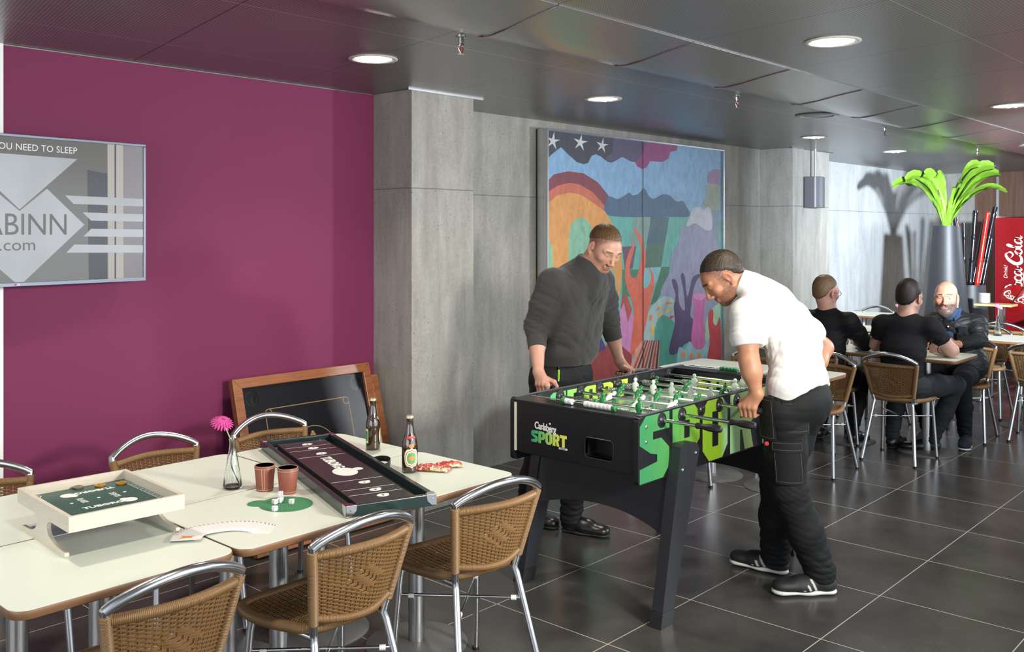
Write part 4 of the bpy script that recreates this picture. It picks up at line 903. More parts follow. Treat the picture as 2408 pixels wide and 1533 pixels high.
for a, re, tp, w_, dr, tw in [(right, .62, .50, .060, .10, .5), (right+.25, .66, .62, .075, .02, .9), (right-.3, .44, .66, .07, 0, 1.1), (right-.5, .30, .68, .055, 0, 1.2), (right+PI, .42, .62, .070, .10, .8), (right+PI-.25, .52, .58, .060, .12, .6),
        (right+PI+.4, .30, .60, .055, .02, 1.2), (right+PI+.7, .18, .58, .045, 0, 1.4), (right+1.5, .2, .46, .05, 0, 1.3), (right+2.3, .42, .55, .055, .06, 1), (right-1.4, .22, .50, .05, .05, 1.3)]:
    leaf(a, re, tp, w_*1.25, dr, tw*.8).build('leaf', LEAF, pt, smooth=60)
for k in range(3): MB().tube([(.02*k, -.02, 0), (-.06-.035*k, .05, .30+.06*k)], lambda u: .016*(1-.7*u), 8).build('bract', mat('dark_red_bract', (.10, .008, .02), .35), pt, smooth=60)
bx, by = 11.50, 3.42
bp = thing('bamboo_planter', 'shorter dark grey planter right of the tall one, holding bamboo poles', 'planter', (bx, by, 0))
MB().lathe([(0, 0), (.245, 0), (.245, .02), (.205, .45), (.155, 1.0), (.150, 1.05), (.138, 1.05), (.138, .95), (0, .95)], 44).build('pot', PLN, bp, smooth=50)
BBK = mat('black_lacquer', (.006, .006, .009), .12); BRD = mat('red_lacquer', (.32, .015, .008), .15)
def pole(x, y, lx, ly, h, mt, lab, r=.024):
    t = thing('bamboo_pole', lab, 'bamboo pole', (bx+x, by+y, .953), 0, 'lacquered bamboo poles'); m = MB(); pts = []; rr = []
    for k in range(int(h/.02)+1):
        z = k*.02; pts.append((lx*z/h, ly*z/h, z)); rr.append(r*(1.13 if k % 13 == 6 else 1))
    m.tube(pts, rr, 14).build('stalk', mt, t, smooth=50)
    for k in range(6, len(pts), 13): MB().tube([Vector(pts[k])-Vector((0, 0, .004)), Vector(pts[k])+Vector((0, 0, .004))], r*1.18, 14).build('node_ring', mt, t, smooth=50)
rx, ry = RT.x, RT.y
for k, (s, lean, h, mt, lab) in enumerate([(-.12, -.10, .86, BBK, 'black bamboo pole, leftmost of the group, beside the tall planter'), (-.07, -.01, .80, BBK, 'black bamboo pole, second from the tall planter'), (-.02, .07, .95, BBK, 'black bamboo pole in the middle of the group'),
        (.05, .14, .93, BRD, 'red bamboo pole standing among the black ones'), (.02, .16, .84, BBK, 'thin black bamboo pole just behind the red one'), (.10, .20, .98, BBK, 'long black bamboo pole leaning right, nearest the drinks machine'), (.13, .12, .62, BBK, 'short black bamboo pole low at the right of the group'),
        (-.135, -.04, .80, BRD, 'dark red bamboo pole half hidden by the tall planter')]):
    dpt = .03*((k*5) % 3-1); pole(rx*s*.78+FW.x*dpt, ry*s*.78+FW.y*dpt, rx*lean, ry*lean, h, mt, lab, .022 if k in (1, 4, 6) else .028)
RED = NT('drinks_machine_red'); g = RED.co(); v = RED.vor(g, 34); RED.set(col=RED.mix(RED.ramp(v, [(.06, (1,)*3), (.10, (0,)*3)]), RED.mix(RED.noise(g, 2, 2), (.17, .004, .007), (.27, .007, .010)), (.62, .10, .10)), rough=.25); RED = RED.m
vm = thing('drinks_machine', 'tall red drinks vending machine with white script lettering at the far right', 'vending machine', (12.40, 2.99, 0))
MB().box((.38, 0, .915), (.74, .90, 1.83)).build('cabinet', BLACK, vm, bevel=.01)
MB().box((.0, -.012, .96), (.03, .870, 1.72)).build('front_panel', RED, vm, bevel=.004)
# front faces -X; panel coordinates u to the right (towards -Y), v up, origin at left edge
VF = frame((-.0155, .425, 0), (0, -1, 0), (0, 0, 1))
def stroke(pts, wd, n_=6):
    c = bez([(x, y, 0) for x, y, *_ in pts], n_); w = [p[2] if len(p) > 2 else wd for p in pts]; L = []; Rr = []
    for i, p in enumerate(c):
        t = (c[min(i+1, len(c)-1)]-c[max(i-1, 0)]).normalized(); q = i/(len(c)-1)*(len(w)-1); k = min(int(q), len(w)-2); ww = w[k]+(w[k+1]-w[k])*(q-k); nr = Vector((-t.y, t.x, 0))*ww/2
        L.append((p+nr)); Rr.append((p-nr))
    return L, Rr
def script_c(m, F, x, y, s, st):
    """one flowing letter; strokes in letter space"""
    for pts in st:
        L, Rr = stroke([(x+a*s, y+b*s, c*s) for a, b, c in pts], .1*s)
        m.add([F @ p for p in L]+[F @ p for p in Rr], [(i, i+1, len(L)+i+1, len(L)+i) for i in range(len(L)-1)])
bigC = [[(.95, .98, .04), (.80, 1.12, .16), (.45, .95, .22), (.12, .45, .26), (.22, .05, .24), (.60, .05, .16), (.92, .30, .05)], [(.95, .98, .04), (1.0, .80, .14), (.80, .62, .12), (.55, .78, .03)]]
o_ = [[(.30, .50, .08), (.08, .35, .15), (.05, .10, .16), (.25, 0, .10), (.42, .15, .15), (.42, .40, .14), (.30, .50, .08), (.48, .44, .05)]]
c_ = [[(.42, .40, .12), (.28, .50, .09), (.08, .30, .15), (.10, .05, .15), (.30, 0, .09), (.50, .15, .04)]]
a_ = [[(.42, .42, .08), (.25, .50, .08), (.06, .28, .15), (.12, .02, .14), (.32, .10, .08), (.46, .50, .12)], [(.46, .50, .14), (.42, .15, .15), (.50, .0, .10), (.64, .12, .04)]]
l_ = [[(.05, .40, .04), (.30, .85, .10), (.28, 1.05, .10), (.16, .85, .14), (.10, .25, .16), (.20, 0, .10), (.36, .12, .04)]]
def coca(F, s, name, par, mt, dy=0):
    m = MB(); x = 0
    for L_, w in ((bigC, .82), (o_, .46), (c_, .44), (a_, .66), (None, .16), (bigC, .82), (o_, .46), (l_, .34), (a_, .66)):
        if L_ is None: m.add([F @ Vector((x*s-.02*s+p[0]*s, p[1]*s, 0)) for p in ((0, .22), (.14, .26), (.14, .36), (0, .32))], [(0, 1, 2, 3)])
        else: script_c(m, F, x*s, 0, s, L_)
        x += w
    script_c(m, F, 0, 0, s, [[(.35, -.02, .04), (.9, -.22, .16), (1.7, -.18, .20), (2.5, -.30, .12), (3.0, -.25, .03)]])
    return m.build(name, mt, par, fix=False)
CREAM = mat('cream_lettering', (.66, .63, .52), .4)
F = VF @ Matrix.Translation((.30, .86, .0012)) @ Matrix.Rotation(PI/2, 4, 'Z')
coca(F, .155, 'script_lettering', vm, CREAM); text_mesh('lettering', 'Drink!', .06, CREAM, vm, VF @ Matrix.Translation((.125, 1.17, .001)) @ Matrix.Rotation(PI/2, 4, 'Z'), shear=.25)
MB().lathe([(.16, 0), (.155, .006), (0, .012)], 40, VF @ Matrix.Translation((.23, .86, .001))).build('round_badge', mat('badge_red', (.28, .008, .008), .2), vm, smooth=50)
coca(VF @ Matrix.Translation((.10, .90, .0145)) @ Matrix.Rotation(R(-24), 4, 'Z'), .065, 'badge_script', vm, CREAM)
MB().tube([VF @ Vector((.16, .75, .012)), VF @ Vector((.24, .87, .012)), VF @ Vector((.30, .96, .012)), VF @ Vector((.33, 1.0, .012))], [.030, .028, .014, .012], 16, flat=.3).build('bottle_picture', mat('bottle_dark', (.05, .012, .01), .2), vm, smooth=60)
tb = thing('serving_shelf', 'light wooden serving shelf beside the drinks machine', 'shelf', (10.78, 2.92, 0))
MB().box((.0, .04, .885), (.24, .36, .022)).build('shelf_board', mat('light_wood', (.50, .34, .16), .4), tb, bevel=.002)
MB().box((.05, .0, .437), (.06, .06, .874)).build('leg', STEEL, tb)
for k in range(12):
    o = tag(MB().lathe([(0, .002), (.035, 0), (.045, .004), (.058, .011), (.056, .012), (.042, .006), (0, .004)], 32).build('plate', WHITE, None, smooth=50), 'white plate, one of the stack on the wooden shelf', 'plate', 'stacked white plates')
    o.location = (10.78, 3.07, .8963+.0085*k)
# ---------------------------------------------------------------- football table
FX0, FX1, FY0, FY1 = 3.240, 4.705, 2.250, 2.962
ft = thing('football_table', 'black football table with green lettering on its sides and slanted legs', 'football table', (3.97, 2.606, 0))
OF = -Vector(ft.location)
def FB(m, name, mt, par=ft, **k):
    o = m.build(name, mt, par, **k); o.data.transform(Matrix.Translation(OF)); return o
def FBm(M): return Matrix.Translation(OF) @ M
BLK = NT('black_board').set(col=(.0065, .0065, .008), rough=.32, spec=.5).m
BLK2 = NT('black_leg_board'); v = BLK2.noise(BLK2.co(), 250, 2); BLK2.set(col=BLK2.mix(v, (.008, .0085, .011), (.017, .018, .023)), rough=.42); BLK2 = BLK2.m
IVORY = mat('ivory_edge', (.62, .58, .46), .5)
TBAR = MB()
for nm, y0, y1 in (('near', FY0, FY0+.022), ('far', FY1-.022, FY1)):
    P = rrect(FX1-FX0, .288, .022, 5, (FX0+FX1)/2, .744)
    o = FB(MB().fill([P], frame((0, y1, 0), (1, 0, 0), (0, 0, 1)), (y1-y0)), 'side_panel', BLK, bevel=.0012)
    o2 = FB(MB().box(((FX0+FX1)/2, (y0+y1)/2, .8885), (FX1-FX0-.03, .020, .001)), 'edge_strip', mat('grey_edge', (.10, .11, .13), .4), o)
o = FB(MB().box((FX0+.004, FY1-.028, .757), (.006, .010, .222)), 'ivory_strip', IVORY)
# end boards with ball return opening
def end(x0, x1, front):
    m = MB(); A = [(FY0+.022, .645), (FY1-.022, .645), (FY1-.022, .872), (FY0+.022, .872)]
    hole = rrect(.145, .080, .014, 5, 2.455, .7225)
    F = frame((x1, 0, 0), (0, 1, 0), (0, 0, 1))
    F = Matrix(((0, 0, -1, x1), (1, 0, 0, 0), (0, 1, 0, 0), (0, 0, 0, 1)))
    m.fill([A, hole[::-1]] if front else [A], F, x1-x0); return FB(m, 'end_panel', BLK)
end(FX0+.006, FX0+.022, True); end(FX1-.022, FX1-.006, False)
# tray behind the opening and its raised rim
m = MB(); H1 = rrect(.145, .080, .014, 5, 2.455, .7225); H0 = rrect(.157, .092, .018, 5, 2.455, .7225)
m.loft([[(FX0+.004, y, z) for y, z in H0], [(FX0+.002, y, z) for y, z in [(2.455+(y-2.455)*.97, .7225+(z-.7225)*.97) for y, z in H0]], [(FX0+.003, y, z) for y, z in H1], [(FX0+.08, y, z) for y, z in H1], [(FX0+.0805, 2.455, .7225)]*len(H1)], caps=False)
FB(m, 'ball_return', BLACK, smooth=40)
# end shelves with the score counters
for x0, x1 in ((FX0+.001, FX0+.105), (FX1-.105, FX1-.001)): FB(MB().box(((x0+x1)/2, (FY0+FY1)/2, .876), (x1-x0, FY1-FY0-.046, .010)), 'end_shelf', BLK, bevel=.001)
for x in (FX0+.11, FX1-.11): FB(MB().box((x, 2.606, .82), (.012, FY1-FY0-.044, .104)), 'inner_wall', BLK)
for x in (FX0, ): FB(MB().box((x+.012, FY0+.012, .8805), (.03, .03, .003)), 'corner_cap', BLK, bevel=.001)
n = NT('playing_field_green'); g = n.co('Object'); X, Yy, Z = sep(n, g)
def band(s, c, h): return n.math('LESS_THAN', n.math('ABSOLUTE', n.math('SUBTRACT', s, c)), h)
rad = n.math('SQRT', n.math('ADD', n.math('MULTIPLY', X, X), n.math('MULTIPLY', Yy, Yy))); ln = n.math('MAXIMUM', band(X, 0, .003), band(rad, .11, .003)); ln = n.math('MAXIMUM', ln, n.math('MULTIPLY', band(n.math('ABSOLUTE', X), .42, .003), band(Yy, 0, .22)))
wedge = n.math('LESS_THAN', n.math('FRACT', n.math('MULTIPLY', X, 4.0)), .5)
n.set(col=n.mix(ln, n.mix(wedge, (.28, .55, .33), (.40, .66, .42)), (.8, .8, .7)), rough=.12, spec=.6); PITCH = n.m
FB(MB().box((3.972, 2.606, .772), (1.22, .668, .012)), 'playing_field', PITCH)
FB(MB().box((3.972, 2.606, .640), (1.42, .668, .010)), 'bottom_board', BLK)
# printed graphics: block letters S P O R T
LET = {'S': [[(.2, 1), (1, 1), (1, .74), (.44, .74), (.44, .62), (.72, .62), (1, .44), (1, .16), (.78, 0), (0, 0), (0, .22), (.58, .27), (.58, .38), (.36, .42), (0, .58), (0, .86)]],
 'P': [[(0, 0), (0, 1), (.80, 1), (1, .86), (1, .44), (.8, .30), (.42, .30), (.42, 0)], [(.42, .78), (.42, .50), (.62, .50), (.62, .78)]],
 'O': [[(.25, 0), (0, .20), (0, .86), (.2, 1), (.8, 1), (1, .86), (1, .20), (.78, 0)], [(.38, .22), (.38, .80), (.62, .80), (.62, .22)]],
 'R': [[(0, 0), (0, 1), (.8, 1), (1, .86), (1, .50), (.84, .42), (1, 0), (.62, 0), (.50, .36), (.42, .36), (.42, 0)], [(.42, .78), (.42, .56), (.62, .56), (.62, .78)]],
 'T': [[(.3, 0), (.3, .74), (0, .74), (0, 1), (1, 1), (1, .74), (.7, .74), (.7, 0)]]}
def gradient(name, stops, lo, hi, axis=0):
    n = NT(name); X = sep(n, n.co())[axis]; f = n.math('DIVIDE', n.math('SUBTRACT', X, lo), hi-lo)
    n.set(col=n.ramp(f, stops), rough=.28, spec=.5); return n.m
def word(F, x, z, w_, h, gap, s='SPORT', t=.0006):
    m = MB()
    for ch in s:
        m.fill([[(x+a*w_, z+b*h) for a, b in q] for q in LET[ch]], F, t); x += w_+gap
    return m
G_ = [(p, tuple(x*.62 for x in c)) for p, c in [(0, sc('3f9a63')), (.2, sc('5fae5a')), (.38, sc('86b02a')), (.52, sc('93ba2c')), (.56, sc('9ccf98')), (.80, sc('cfe67a')), (1, sc('d8ea6a'))]]
SIDEG = gradient('side_print', G_, 3.25-3.97, 4.5-3.97)
NF = frame((0, FY0-.0008, 0), (1, 0, 0), (0, 0, 1))
FB(word(NF, 3.250, .606, .222, .276, .025), 'side_lettering', SIDEG)
FF = frame((0, FY1-.0222, 0), (1, 0, 0), (0, 0, 1))
FB(word(FF, 3.50, .785, .118, .088, .012), 'inner_lettering', gradient('inner_print', [(0, sc('4fae72')), (.5, sc('a8c94a')), (1, sc('d8e24a'))], 3.5-3.97, 4.15-3.97))
EF = Matrix(((0, 0, -1, FX1-.1165), (-1, 0, 0, 0), (0, 1, 0, 0), (0, 0, 0, 1)))
FB(word(EF, -2.80, .790, .085, .06, .010), 'inner_lettering', gradient('inner_print_end', [(0, sc('8fd07a')), (1, sc('e0dc2a'))], -.2, .2, 1))
# logo on the end board; seen from -X: right is -Y
LF = Matrix(((0, 0, -1, FX0+.0055), (-1, 0, 0, 0), (0, 1, 0, 0), (0, 0, 0, 1)))
FB(word(LF, -2.838, .7000, .0385, .053, .0035), 'logo_word', gradient('logo_print', [(0, sc('1fa07c')), (.35, sc('7fc56a')), (.7, sc('d3e06a')), (1, sc('e6e25a'))], .232, .02, 1))
o = text_mesh('logo_script', 'Carlsberg', .044, PRINTW, ft, FBm(LF @ Matrix.Translation((-2.755, .7735, .0006)) @ Matrix.Rotation(R(-3), 4, 'Z')), bold=.0011, wx=.80, space=.92)
m = MB(); c = bez([(-2.785, .762, 0), (-2.765, .768, 0), (-2.745, .760, 0), (-2.725, .754, 0), (-2.708, .762, 0)], 6); L = [p+Vector((0, .0022*math.sin(PI*i/24)+.0004, 0)) for i, p in enumerate(c)]; Rr = [p-Vector((0, .0028*math.sin(PI*i/24)+.0004, 0)) for i, p in enumerate(c)]
m.add([LF @ p for p in L]+[LF @ p for p in Rr], [(i, i+1, len(L)+i+1, len(L)+i) for i in range(len(L)-1)])
m.fill([[(-2.7345, .794), (-2.731, .7985), (-2.728, .797), (-2.725, .7985), (-2.7215, .794), (-2.728, .788)]], LF); FB(m, 'logo_swash', PRINTW, fix=False)
FB(MB().fill([rrect(.048, .0085, .002, 3, -2.652, .6935)], LF, .0004), 'logo_tag', PRINTW); text_mesh('logo_tag_text', 'EN KLUB', .007, BLACK, ft, FBm(LF @ Matrix.Translation((-2.652, .6935, .0008))))
# rods, bearings, handles
RODS = [3.414+.1595*k for k in range(8)]; NEAR = {0: .290, 1: .357, 3: .222, 5: .30}; FAR = {2: .262, 4: .10, 6: .225, 7: .14}
GRN = mat('player_green', (.02, .20, .055), .35); WHP = mat('player_white', (.72, .78, .74), .35); SPRING = mat('spring_steel', (.55, .55, .55), .25, .9)
def rotY(a): return Matrix.Rotation(a, 4, 'Y')
def figure(name, par, x, y, ang, mt):
    M_ = FBm(Matrix.Translation((x, y, .85)) @ Matrix.Rotation(ang, 4, 'Y')); m = MB()
    prof = [(-.080, .0155, .008), (-.076, .0165, .010), (-.062, .0140, .008), (-.050, .0085, .006), (-.030, .0080, .0065), (-.016, .013, .010), (-.008, .017, .0125), (.004, .018, .0130), (.014, .019, .0115), (.021, .0150, .009), (.026, .0065, .0062), (.029, .0070, .0068), (.034, .0095, .0095), (.040, .0100, .0098), (.046, .0070, .0070), (.049, .001, .001)]
    m.loft([[M_ @ Vector((b*math.cos(t), a*math.sin(t), z)) for t in [2*PI*j/16 for j in range(16)]] for z, a, b in prof])
    return m.build(name, mt, par, smooth=70)
MEN = {0: (1, .2, GRN, (0,)), 1: (2, .10, GRN, (-.13, .075)), 2: (3, 1.25, WHP, (-.20, -.02, .15)), 3: (5, .75, GRN, (-.235, -.125, -.015, .095, .205)), 4: (5, .05, WHP, (-.215, -.105, .005, .115, .225)), 5: (3, .8, GRN, (-.19, .02, .215)), 6: (2, .05, WHP, (-.17, .07)), 7: (1, -.1, WHP, (-.13,))}
for k, x in enumerate(RODS):
    near = k in NEAR; ext = NEAR.get(k) if near else FAR[k]
    y0 = FY0-ext+.02 if near else FY0-.002; y1 = FY1+.002 if near else FY1+ext-.02
    rod = FB(MB().tube([(x, y0, .85), (x, y1, .85)], .0078, 14), 'rod', CHROME, smooth=60)
    g0, g1 = (FY0-ext, FY0-ext+.122) if near else (FY1+ext-.122, FY1+ext)
    sgn = 1 if near else -1; ys = (g0 if near else g1); m = MB(); prof = [(0, .002), (.004, .0115), (.010, .0150), (.030, .0168), (.060, .0160), (.085, .0120), (.100, .0110), (.110, .0130), (.118, .0130), (.122, .010)]
    rings = [[(x+r*math.cos(t), ys+sgn*d, .85+r*math.sin(t)) for t in [2*PI*j/8+PI/8 for j in range(8)]] for d, r in prof]
    m.loft(rings); FB(m, 'handle', BLACK, rod, smooth=30)
    for yy, s in ((FY0, -1), (FY1-.022, -1)) if True else ():
        F = Matrix(((1, 0, 0, x), (0, 0, s, yy), (0, 1, 0, .85), (0, 0, 0, 1)))
        b = FB(MB().lathe([(.0335, 0), (.0325, .003), (.018, .0045), (.014, .009), (.0082, .010), (.0082, 0)], 32, F), 'bearing', BLACK, rod, smooth=40)
        if yy == FY0:
            for q in (-.024, .024): FB(MB().lathe([(.0028, 0), (.0025, .0014), (0, .0018)], 8, F @ Matrix.Translation((q, -.006, .0028))), 'screw', CHROME, rod)
    cnt, ang, mt, pos = MEN[k]; pos = [2.606+p for p in pos]
    for p in pos: figure('player', rod, x, p, ang, mt)
    for e, s in ((min(pos)-.05, -1), (max(pos)+.05, 1)):
        pts = [(x+.0125*math.cos(t), e-.022+.044*i/60, .85+.0125*math.sin(t)) for i, t in [(i, 2*PI*5*i/60) for i in range(61)]]
        FB(MB().tube(pts, .0018, 6), 'spring', SPRING, rod, smooth=60)
# score counters along both end shelves
for xe, seq, ys in ((FX0+.055, 'gww   wwwwwwwg', 2.700), (FX1-.055, 'wggggg  gggggww', 2.70)):
    cr = FB(MB().tube([(xe, 2.33, .8965), (xe, 2.88, .8965)], .003, 8), 'counter_rail', STEEL, smooth=60)
    for k, ch in enumerate(seq):
        if ch == ' ': continue
        y = ys-.0215*k
        FB(MB().lathe([(.0, 0), (.0085, .0), (.0125, .002), (.013, .006), (.013, .018), (.0085, .0195), (.0, .0195)], 20, Matrix(((1, 0, 0, xe), (0, 0, -1, y), (0, 1, 0, .8965), (0, 0, 0, 1)))), 'counter', GRN if ch == 'g' else WHITE, cr, smooth=50)
# legs and curved braces
def legpoly(mir=False):
    P = [(3.325, 0), (3.405, 0), (3.610, .640), (3.628, .700), (3.618, .722), (3.595, .735), (3.505, .740), (3.480, .728), (3.472, .700), (3.462, .640)]
    return P if not mir else [(FX0+FX1-a, b) for a, b in P]
for mir in (False, True):
    for y0, out in ((2.195, FY0-.0), (FY1+.001, None)):
        y1 = y0+.054 if out is not None else y0+.054
        P = [(a, max(b, .062)) if False else (a, b) for a, b in legpoly(mir)]
        def cut(P, z): # upper part above z
            return [p for p in P if p[1] > z]
        zc = .062; f = zc/.64; a0 = 3.325+(3.462-3.325)*f; a1 = 3.405+(3.610-3.405)*f
        up = [(a0, zc), (a1, zc)]+legpoly()[2:]; lo = [(3.325, 0), (3.405, 0), (a1, zc), (a0, zc)]
        lo = [(x+(-.003 if x < 3.37 else .003), z) for x, z in lo]
        if mir: up = [(FX0+FX1-a, b) for a, b in up]; lo = [(FX0+FX1-a, b) for a, b in lo]
        F = frame((0, y1, 0), (1, 0, 0), (0, 0, 1))
        lg = FB(MB().fill([up], F, y1-y0), 'leg', BLK2, bevel=.002)
        FB(MB().fill([lo], frame((0, y1+.002, 0), (1, 0, 0), (0, 0, 1)), y1-y0+.004), 'leg_cap', BLACK, lg, bevel=.002)
        if y0 < 2.3:
            for bx, bz in ((3.598, .688), (3.492, .632)):
                if mir: bx = FX0+FX1-bx
                FB(MB().lathe([(.0085, 0), (.008, .003), (.004, .0048), (0, .005)], 6, Matrix(((1, 0, 0, bx), (0, 0, -1, y0), (0, 1, 0, bz), (0, 0, 0, 1)))), 'bolt', CHROME, lg, smooth=40)
    # brace: board following the slope of the legs, its lower edge an arch
    m = MB(); rows = []
    for i in range(25):
        y = 2.249+(FY1-2.249+.001)*i/24; u = (y-2.606)/.36; zb = .418-.055*abs(u)**2.2; row = []
        for z in [zb+(.640-zb)*j/8 for j in range(9)]:
            x = 3.332+.137*z/.64+.030*math.cos(u*PI/2)
            if mir: x = FX0+FX1-x
            row.append((x, y, z))
        rows.append(row)
    m.grid(rows); dx = .018*(1 if not mir else -1); m.grid([[(x+dx, y, z) for x, y, z in r_] for r_ in rows])
    for r_ in ([r_[0] for r_ in rows], [r_[-1] for r_ in rows], rows[0], rows[-1]): m.grid([r_, [(x+dx, y, z) for x, y, z in r_]])
    FB(m, 'brace_panel', BLK2, smooth=40)
for bx, bz in ((3.295, .838), (3.295, .776)):
    FB(MB().lathe([(.0095, 0), (.009, .003), (.0045, .005), (0, .0052)], 6, Matrix(((1, 0, 0, bx), (0, 0, -1, FY0-.0012), (0, 1, 0, bz), (0, 0, 0, 1)))), 'bolt', CHROME, smooth=40)
# ---------------------------------------------------------------- people: smooth blended volumes turned into one surface
def V3(p): return np.array(p, dtype=np.float64)
def unit(v): v = V3(v); return v/np.linalg.norm(v)
class Body:
    def __init__(s): s.p = []
    def cone(s, a, b, ra, rb, k=.02, lat=None, sx=1.0, sy=1.0, op='u'):
        a, b = V3(a), V3(b); ba = b-a; L2 = max(ba@ba, 1e-9); m = max(ra, rb)*max(sx, sy, 1)
        if lat is not None:
            lt = V3(lat); lt = lt-ba*(lt@ba)/L2; lt = lt/np.linalg.norm(lt)
        def f(P):
            q = P-a; t = np.clip((q@ba)/L2, 0, 1); q = q-t[..., None]*ba; r = ra+(rb-ra)*t
            if lat is None: return np.sqrt((q*q).sum(-1))-r
            u = q@lt; w2 = np.maximum((q*q).sum(-1)-u*u, 0)
            return (np.sqrt((u/sx)**2+w2/(sy*sy))-r)*min(sx, sy)
        s.p.append((f, np.minimum(a, b)-m, np.maximum(a, b)+m, k, op)); return s
    def chain(s, pts, rs, k=.02, **kw):
        for i in range(len(pts)-1): s.cone(pts[i], pts[i+1], rs[i], rs[i+1], k, **kw)
        return s
    def ell(s, c, r, M=None, k=.02, op='u'):
        c, r = V3(c), V3(r); M = np.eye(3) if M is None else np.array(M)[:3, :3]
        def f(P):
            q = (P-c)@M; k0 = np.sqrt(((q/r)**2).sum(-1)); k1 = np.sqrt(((q/(r*r))**2).sum(-1))+1e-9; return k0*(k0-1)/k1
        m = r.max(); s.p.append((f, c-m, c+m, k, op)); return s
    def plane(s, c, n, k=.004, rad=.3):
        """cut away everything on the side the normal points to, within rad of c"""
        c, n = V3(c), unit(n)
        def f(P): return np.maximum(-((P-c)@n), np.sqrt(((P-c)**2).sum(-1))-rad)
        s.p.append((f, c-rad, c+rad, k, 's')); return s
    def mesh(s, vox):
        lo = np.min([p[1] for p in s.p if p[4] == 'u'], 0)-4*vox; hi = np.max([p[2] for p in s.p if p[4] == 'u'], 0)+4*vox
        N = np.ceil((hi-lo)/vox).astype(int)+1; F = np.full(N, .05, np.float32)
        for f, a, b, k, op in s.p:
            mg = k+3*vox; i0 = np.clip(np.floor((a-mg-lo)/vox).astype(int), 0, N); i1 = np.clip(np.ceil((b+mg-lo)/vox).astype(int)+1, 0, N)
            if (i1 <= i0).any(): continue
            ax = [lo[d]+vox*np.arange(i0[d], i1[d]) for d in range(3)]
            P = np.stack(np.meshgrid(*ax, indexing='ij'), -1); d = f(P)
            W = F[i0[0]:i1[0], i0[1]:i1[1], i0[2]:i1[2]]
            if op == 'u': h = np.maximum(k-np.abs(W-d), 0)/k; W[...] = np.minimum(W, d)-h*h*k*.25
            else: h = np.maximum(k-np.abs(W+d), 0)/k; W[...] = np.maximum(W, -d)+h*h*k*.25
        return nets(F, lo, vox)
def nets(F, lo, vox):
    S_ = F < 0; c = [S_[i:F.shape[0]-1+i, j:F.shape[1]-1+j, k:F.shape[2]-1+k] for i in (0, 1) for j in (0, 1) for k in (0, 1)]
    al = c[0].copy(); an = c[0].copy()
    for q in c[1:]: al &= q; an |= q
    act = an & ~al; idx = np.full(act.shape, -1, np.int64); I = np.argwhere(act); idx[act] = np.arange(len(I))
    acc = np.zeros((len(I), 3)); cnt = np.zeros(len(I))
    cor = [(i, j, k) for i in (0, 1) for j in (0, 1) for k in (0, 1)]; val = [F[I[:, 0]+i, I[:, 1]+j, I[:, 2]+k].astype(np.float64) for i, j, k in cor]
    for a in range(8):
        for b in range(a+1, 8):
            if sum(abs(x-y) for x, y in zip(cor[a], cor[b])) != 1: continue
            m = (val[a] < 0) != (val[b] < 0); t = val[a][m]/(val[a][m]-val[b][m]); A = V3(cor[a]); B = V3(cor[b])
            acc[m] += A+(B-A)*t[:, None]; cnt[m] += 1
    v = lo+(I+acc/cnt[:, None])*vox; quads = []
    for d in range(3):
        e = [0, 0, 0]; e[d] = 1; u, w = [x for x in range(3) if x != d]
        s0 = S_[tuple(slice(0, n-e[i]) for i, n in enumerate(S_.shape))]; s1 = S_[tuple(slice(e[i], n) for i, n in enumerate(S_.shape))]
        E_ = np.argwhere(s0 != s1); E_ = E_[(E_[:, u] > 0) & (E_[:, w] > 0) & (E_[:, u] < S_.shape[u]-1) & (E_[:, w] < S_.shape[w]-1)]
        fl = s0[E_[:, 0], E_[:, 1], E_[:, 2]]
        def g(du, dw):
            q = E_.copy(); q[:, u] += du; q[:, w] += dw; return idx[q[:, 0], q[:, 1], q[:, 2]]
        Q = np.stack([g(-1, -1), g(0, -1), g(0, 0), g(-1, 0)], 1); fl2 = fl if d != 1 else ~fl
        Q[~fl2] = Q[~fl2][:, ::-1]; quads.append(Q)
    return v, np.concatenate(quads)
def make(name, vq, mt, par, col=None, disp=None, smooth_it=1):
    v, q = vq; q = q[(q >= 0).all(1)]
    for _ in range(smooth_it):
        s = np.zeros_like(v); n = np.zeros(len(v))
        for a, b in ((0, 1), (1, 2), (2, 3), (3, 0)):
            np.add.at(s, q[:, a], v[q[:, b]]); np.add.at(n, q[:, a], 1); np.add.at(s, q[:, b], v[q[:, a]]); np.add.at(n, q[:, b], 1)
        v = v*.45+.55*s/np.maximum(n, 1)[:, None]
    if disp is not None:
        fn = np.cross(v[q[:, 2]]-v[q[:, 0]], v[q[:, 3]]-v[q[:, 1]]); nr = np.zeros_like(v)
        for a in range(4): np.add.at(nr, q[:, a], fn)
        nr /= np.linalg.norm(nr, axis=1)[:, None]+1e-12; v = v+nr*disp(v)[:, None]
    me = bpy.data.meshes.new(name); me.vertices.add(len(v)); me.loops.add(len(q)*4); me.polygons.add(len(q))
    o_ = np.array(par.location)
    me.vertices.foreach_set('co', (v-o_).astype(np.float32).ravel()); me.loops.foreach_set('vertex_index', q.astype(np.int32).ravel())
    me.polygons.foreach_set('loop_start', np.arange(0, len(q)*4, 4, dtype=np.int32))
    me.update(calc_edges=True); me.polygons.foreach_set('use_smooth', np.ones(len(q), bool)); me.materials.append(mt)
    if col is not None:
        c = col(v); a = me.color_attributes.new('Col', 'FLOAT_COLOR', 'POINT'); a.data.foreach_set('color', np.concatenate([c, np.ones((len(v), 1))], 1).astype(np.float32).ravel())
    me.validate(); return link(name, me, par)
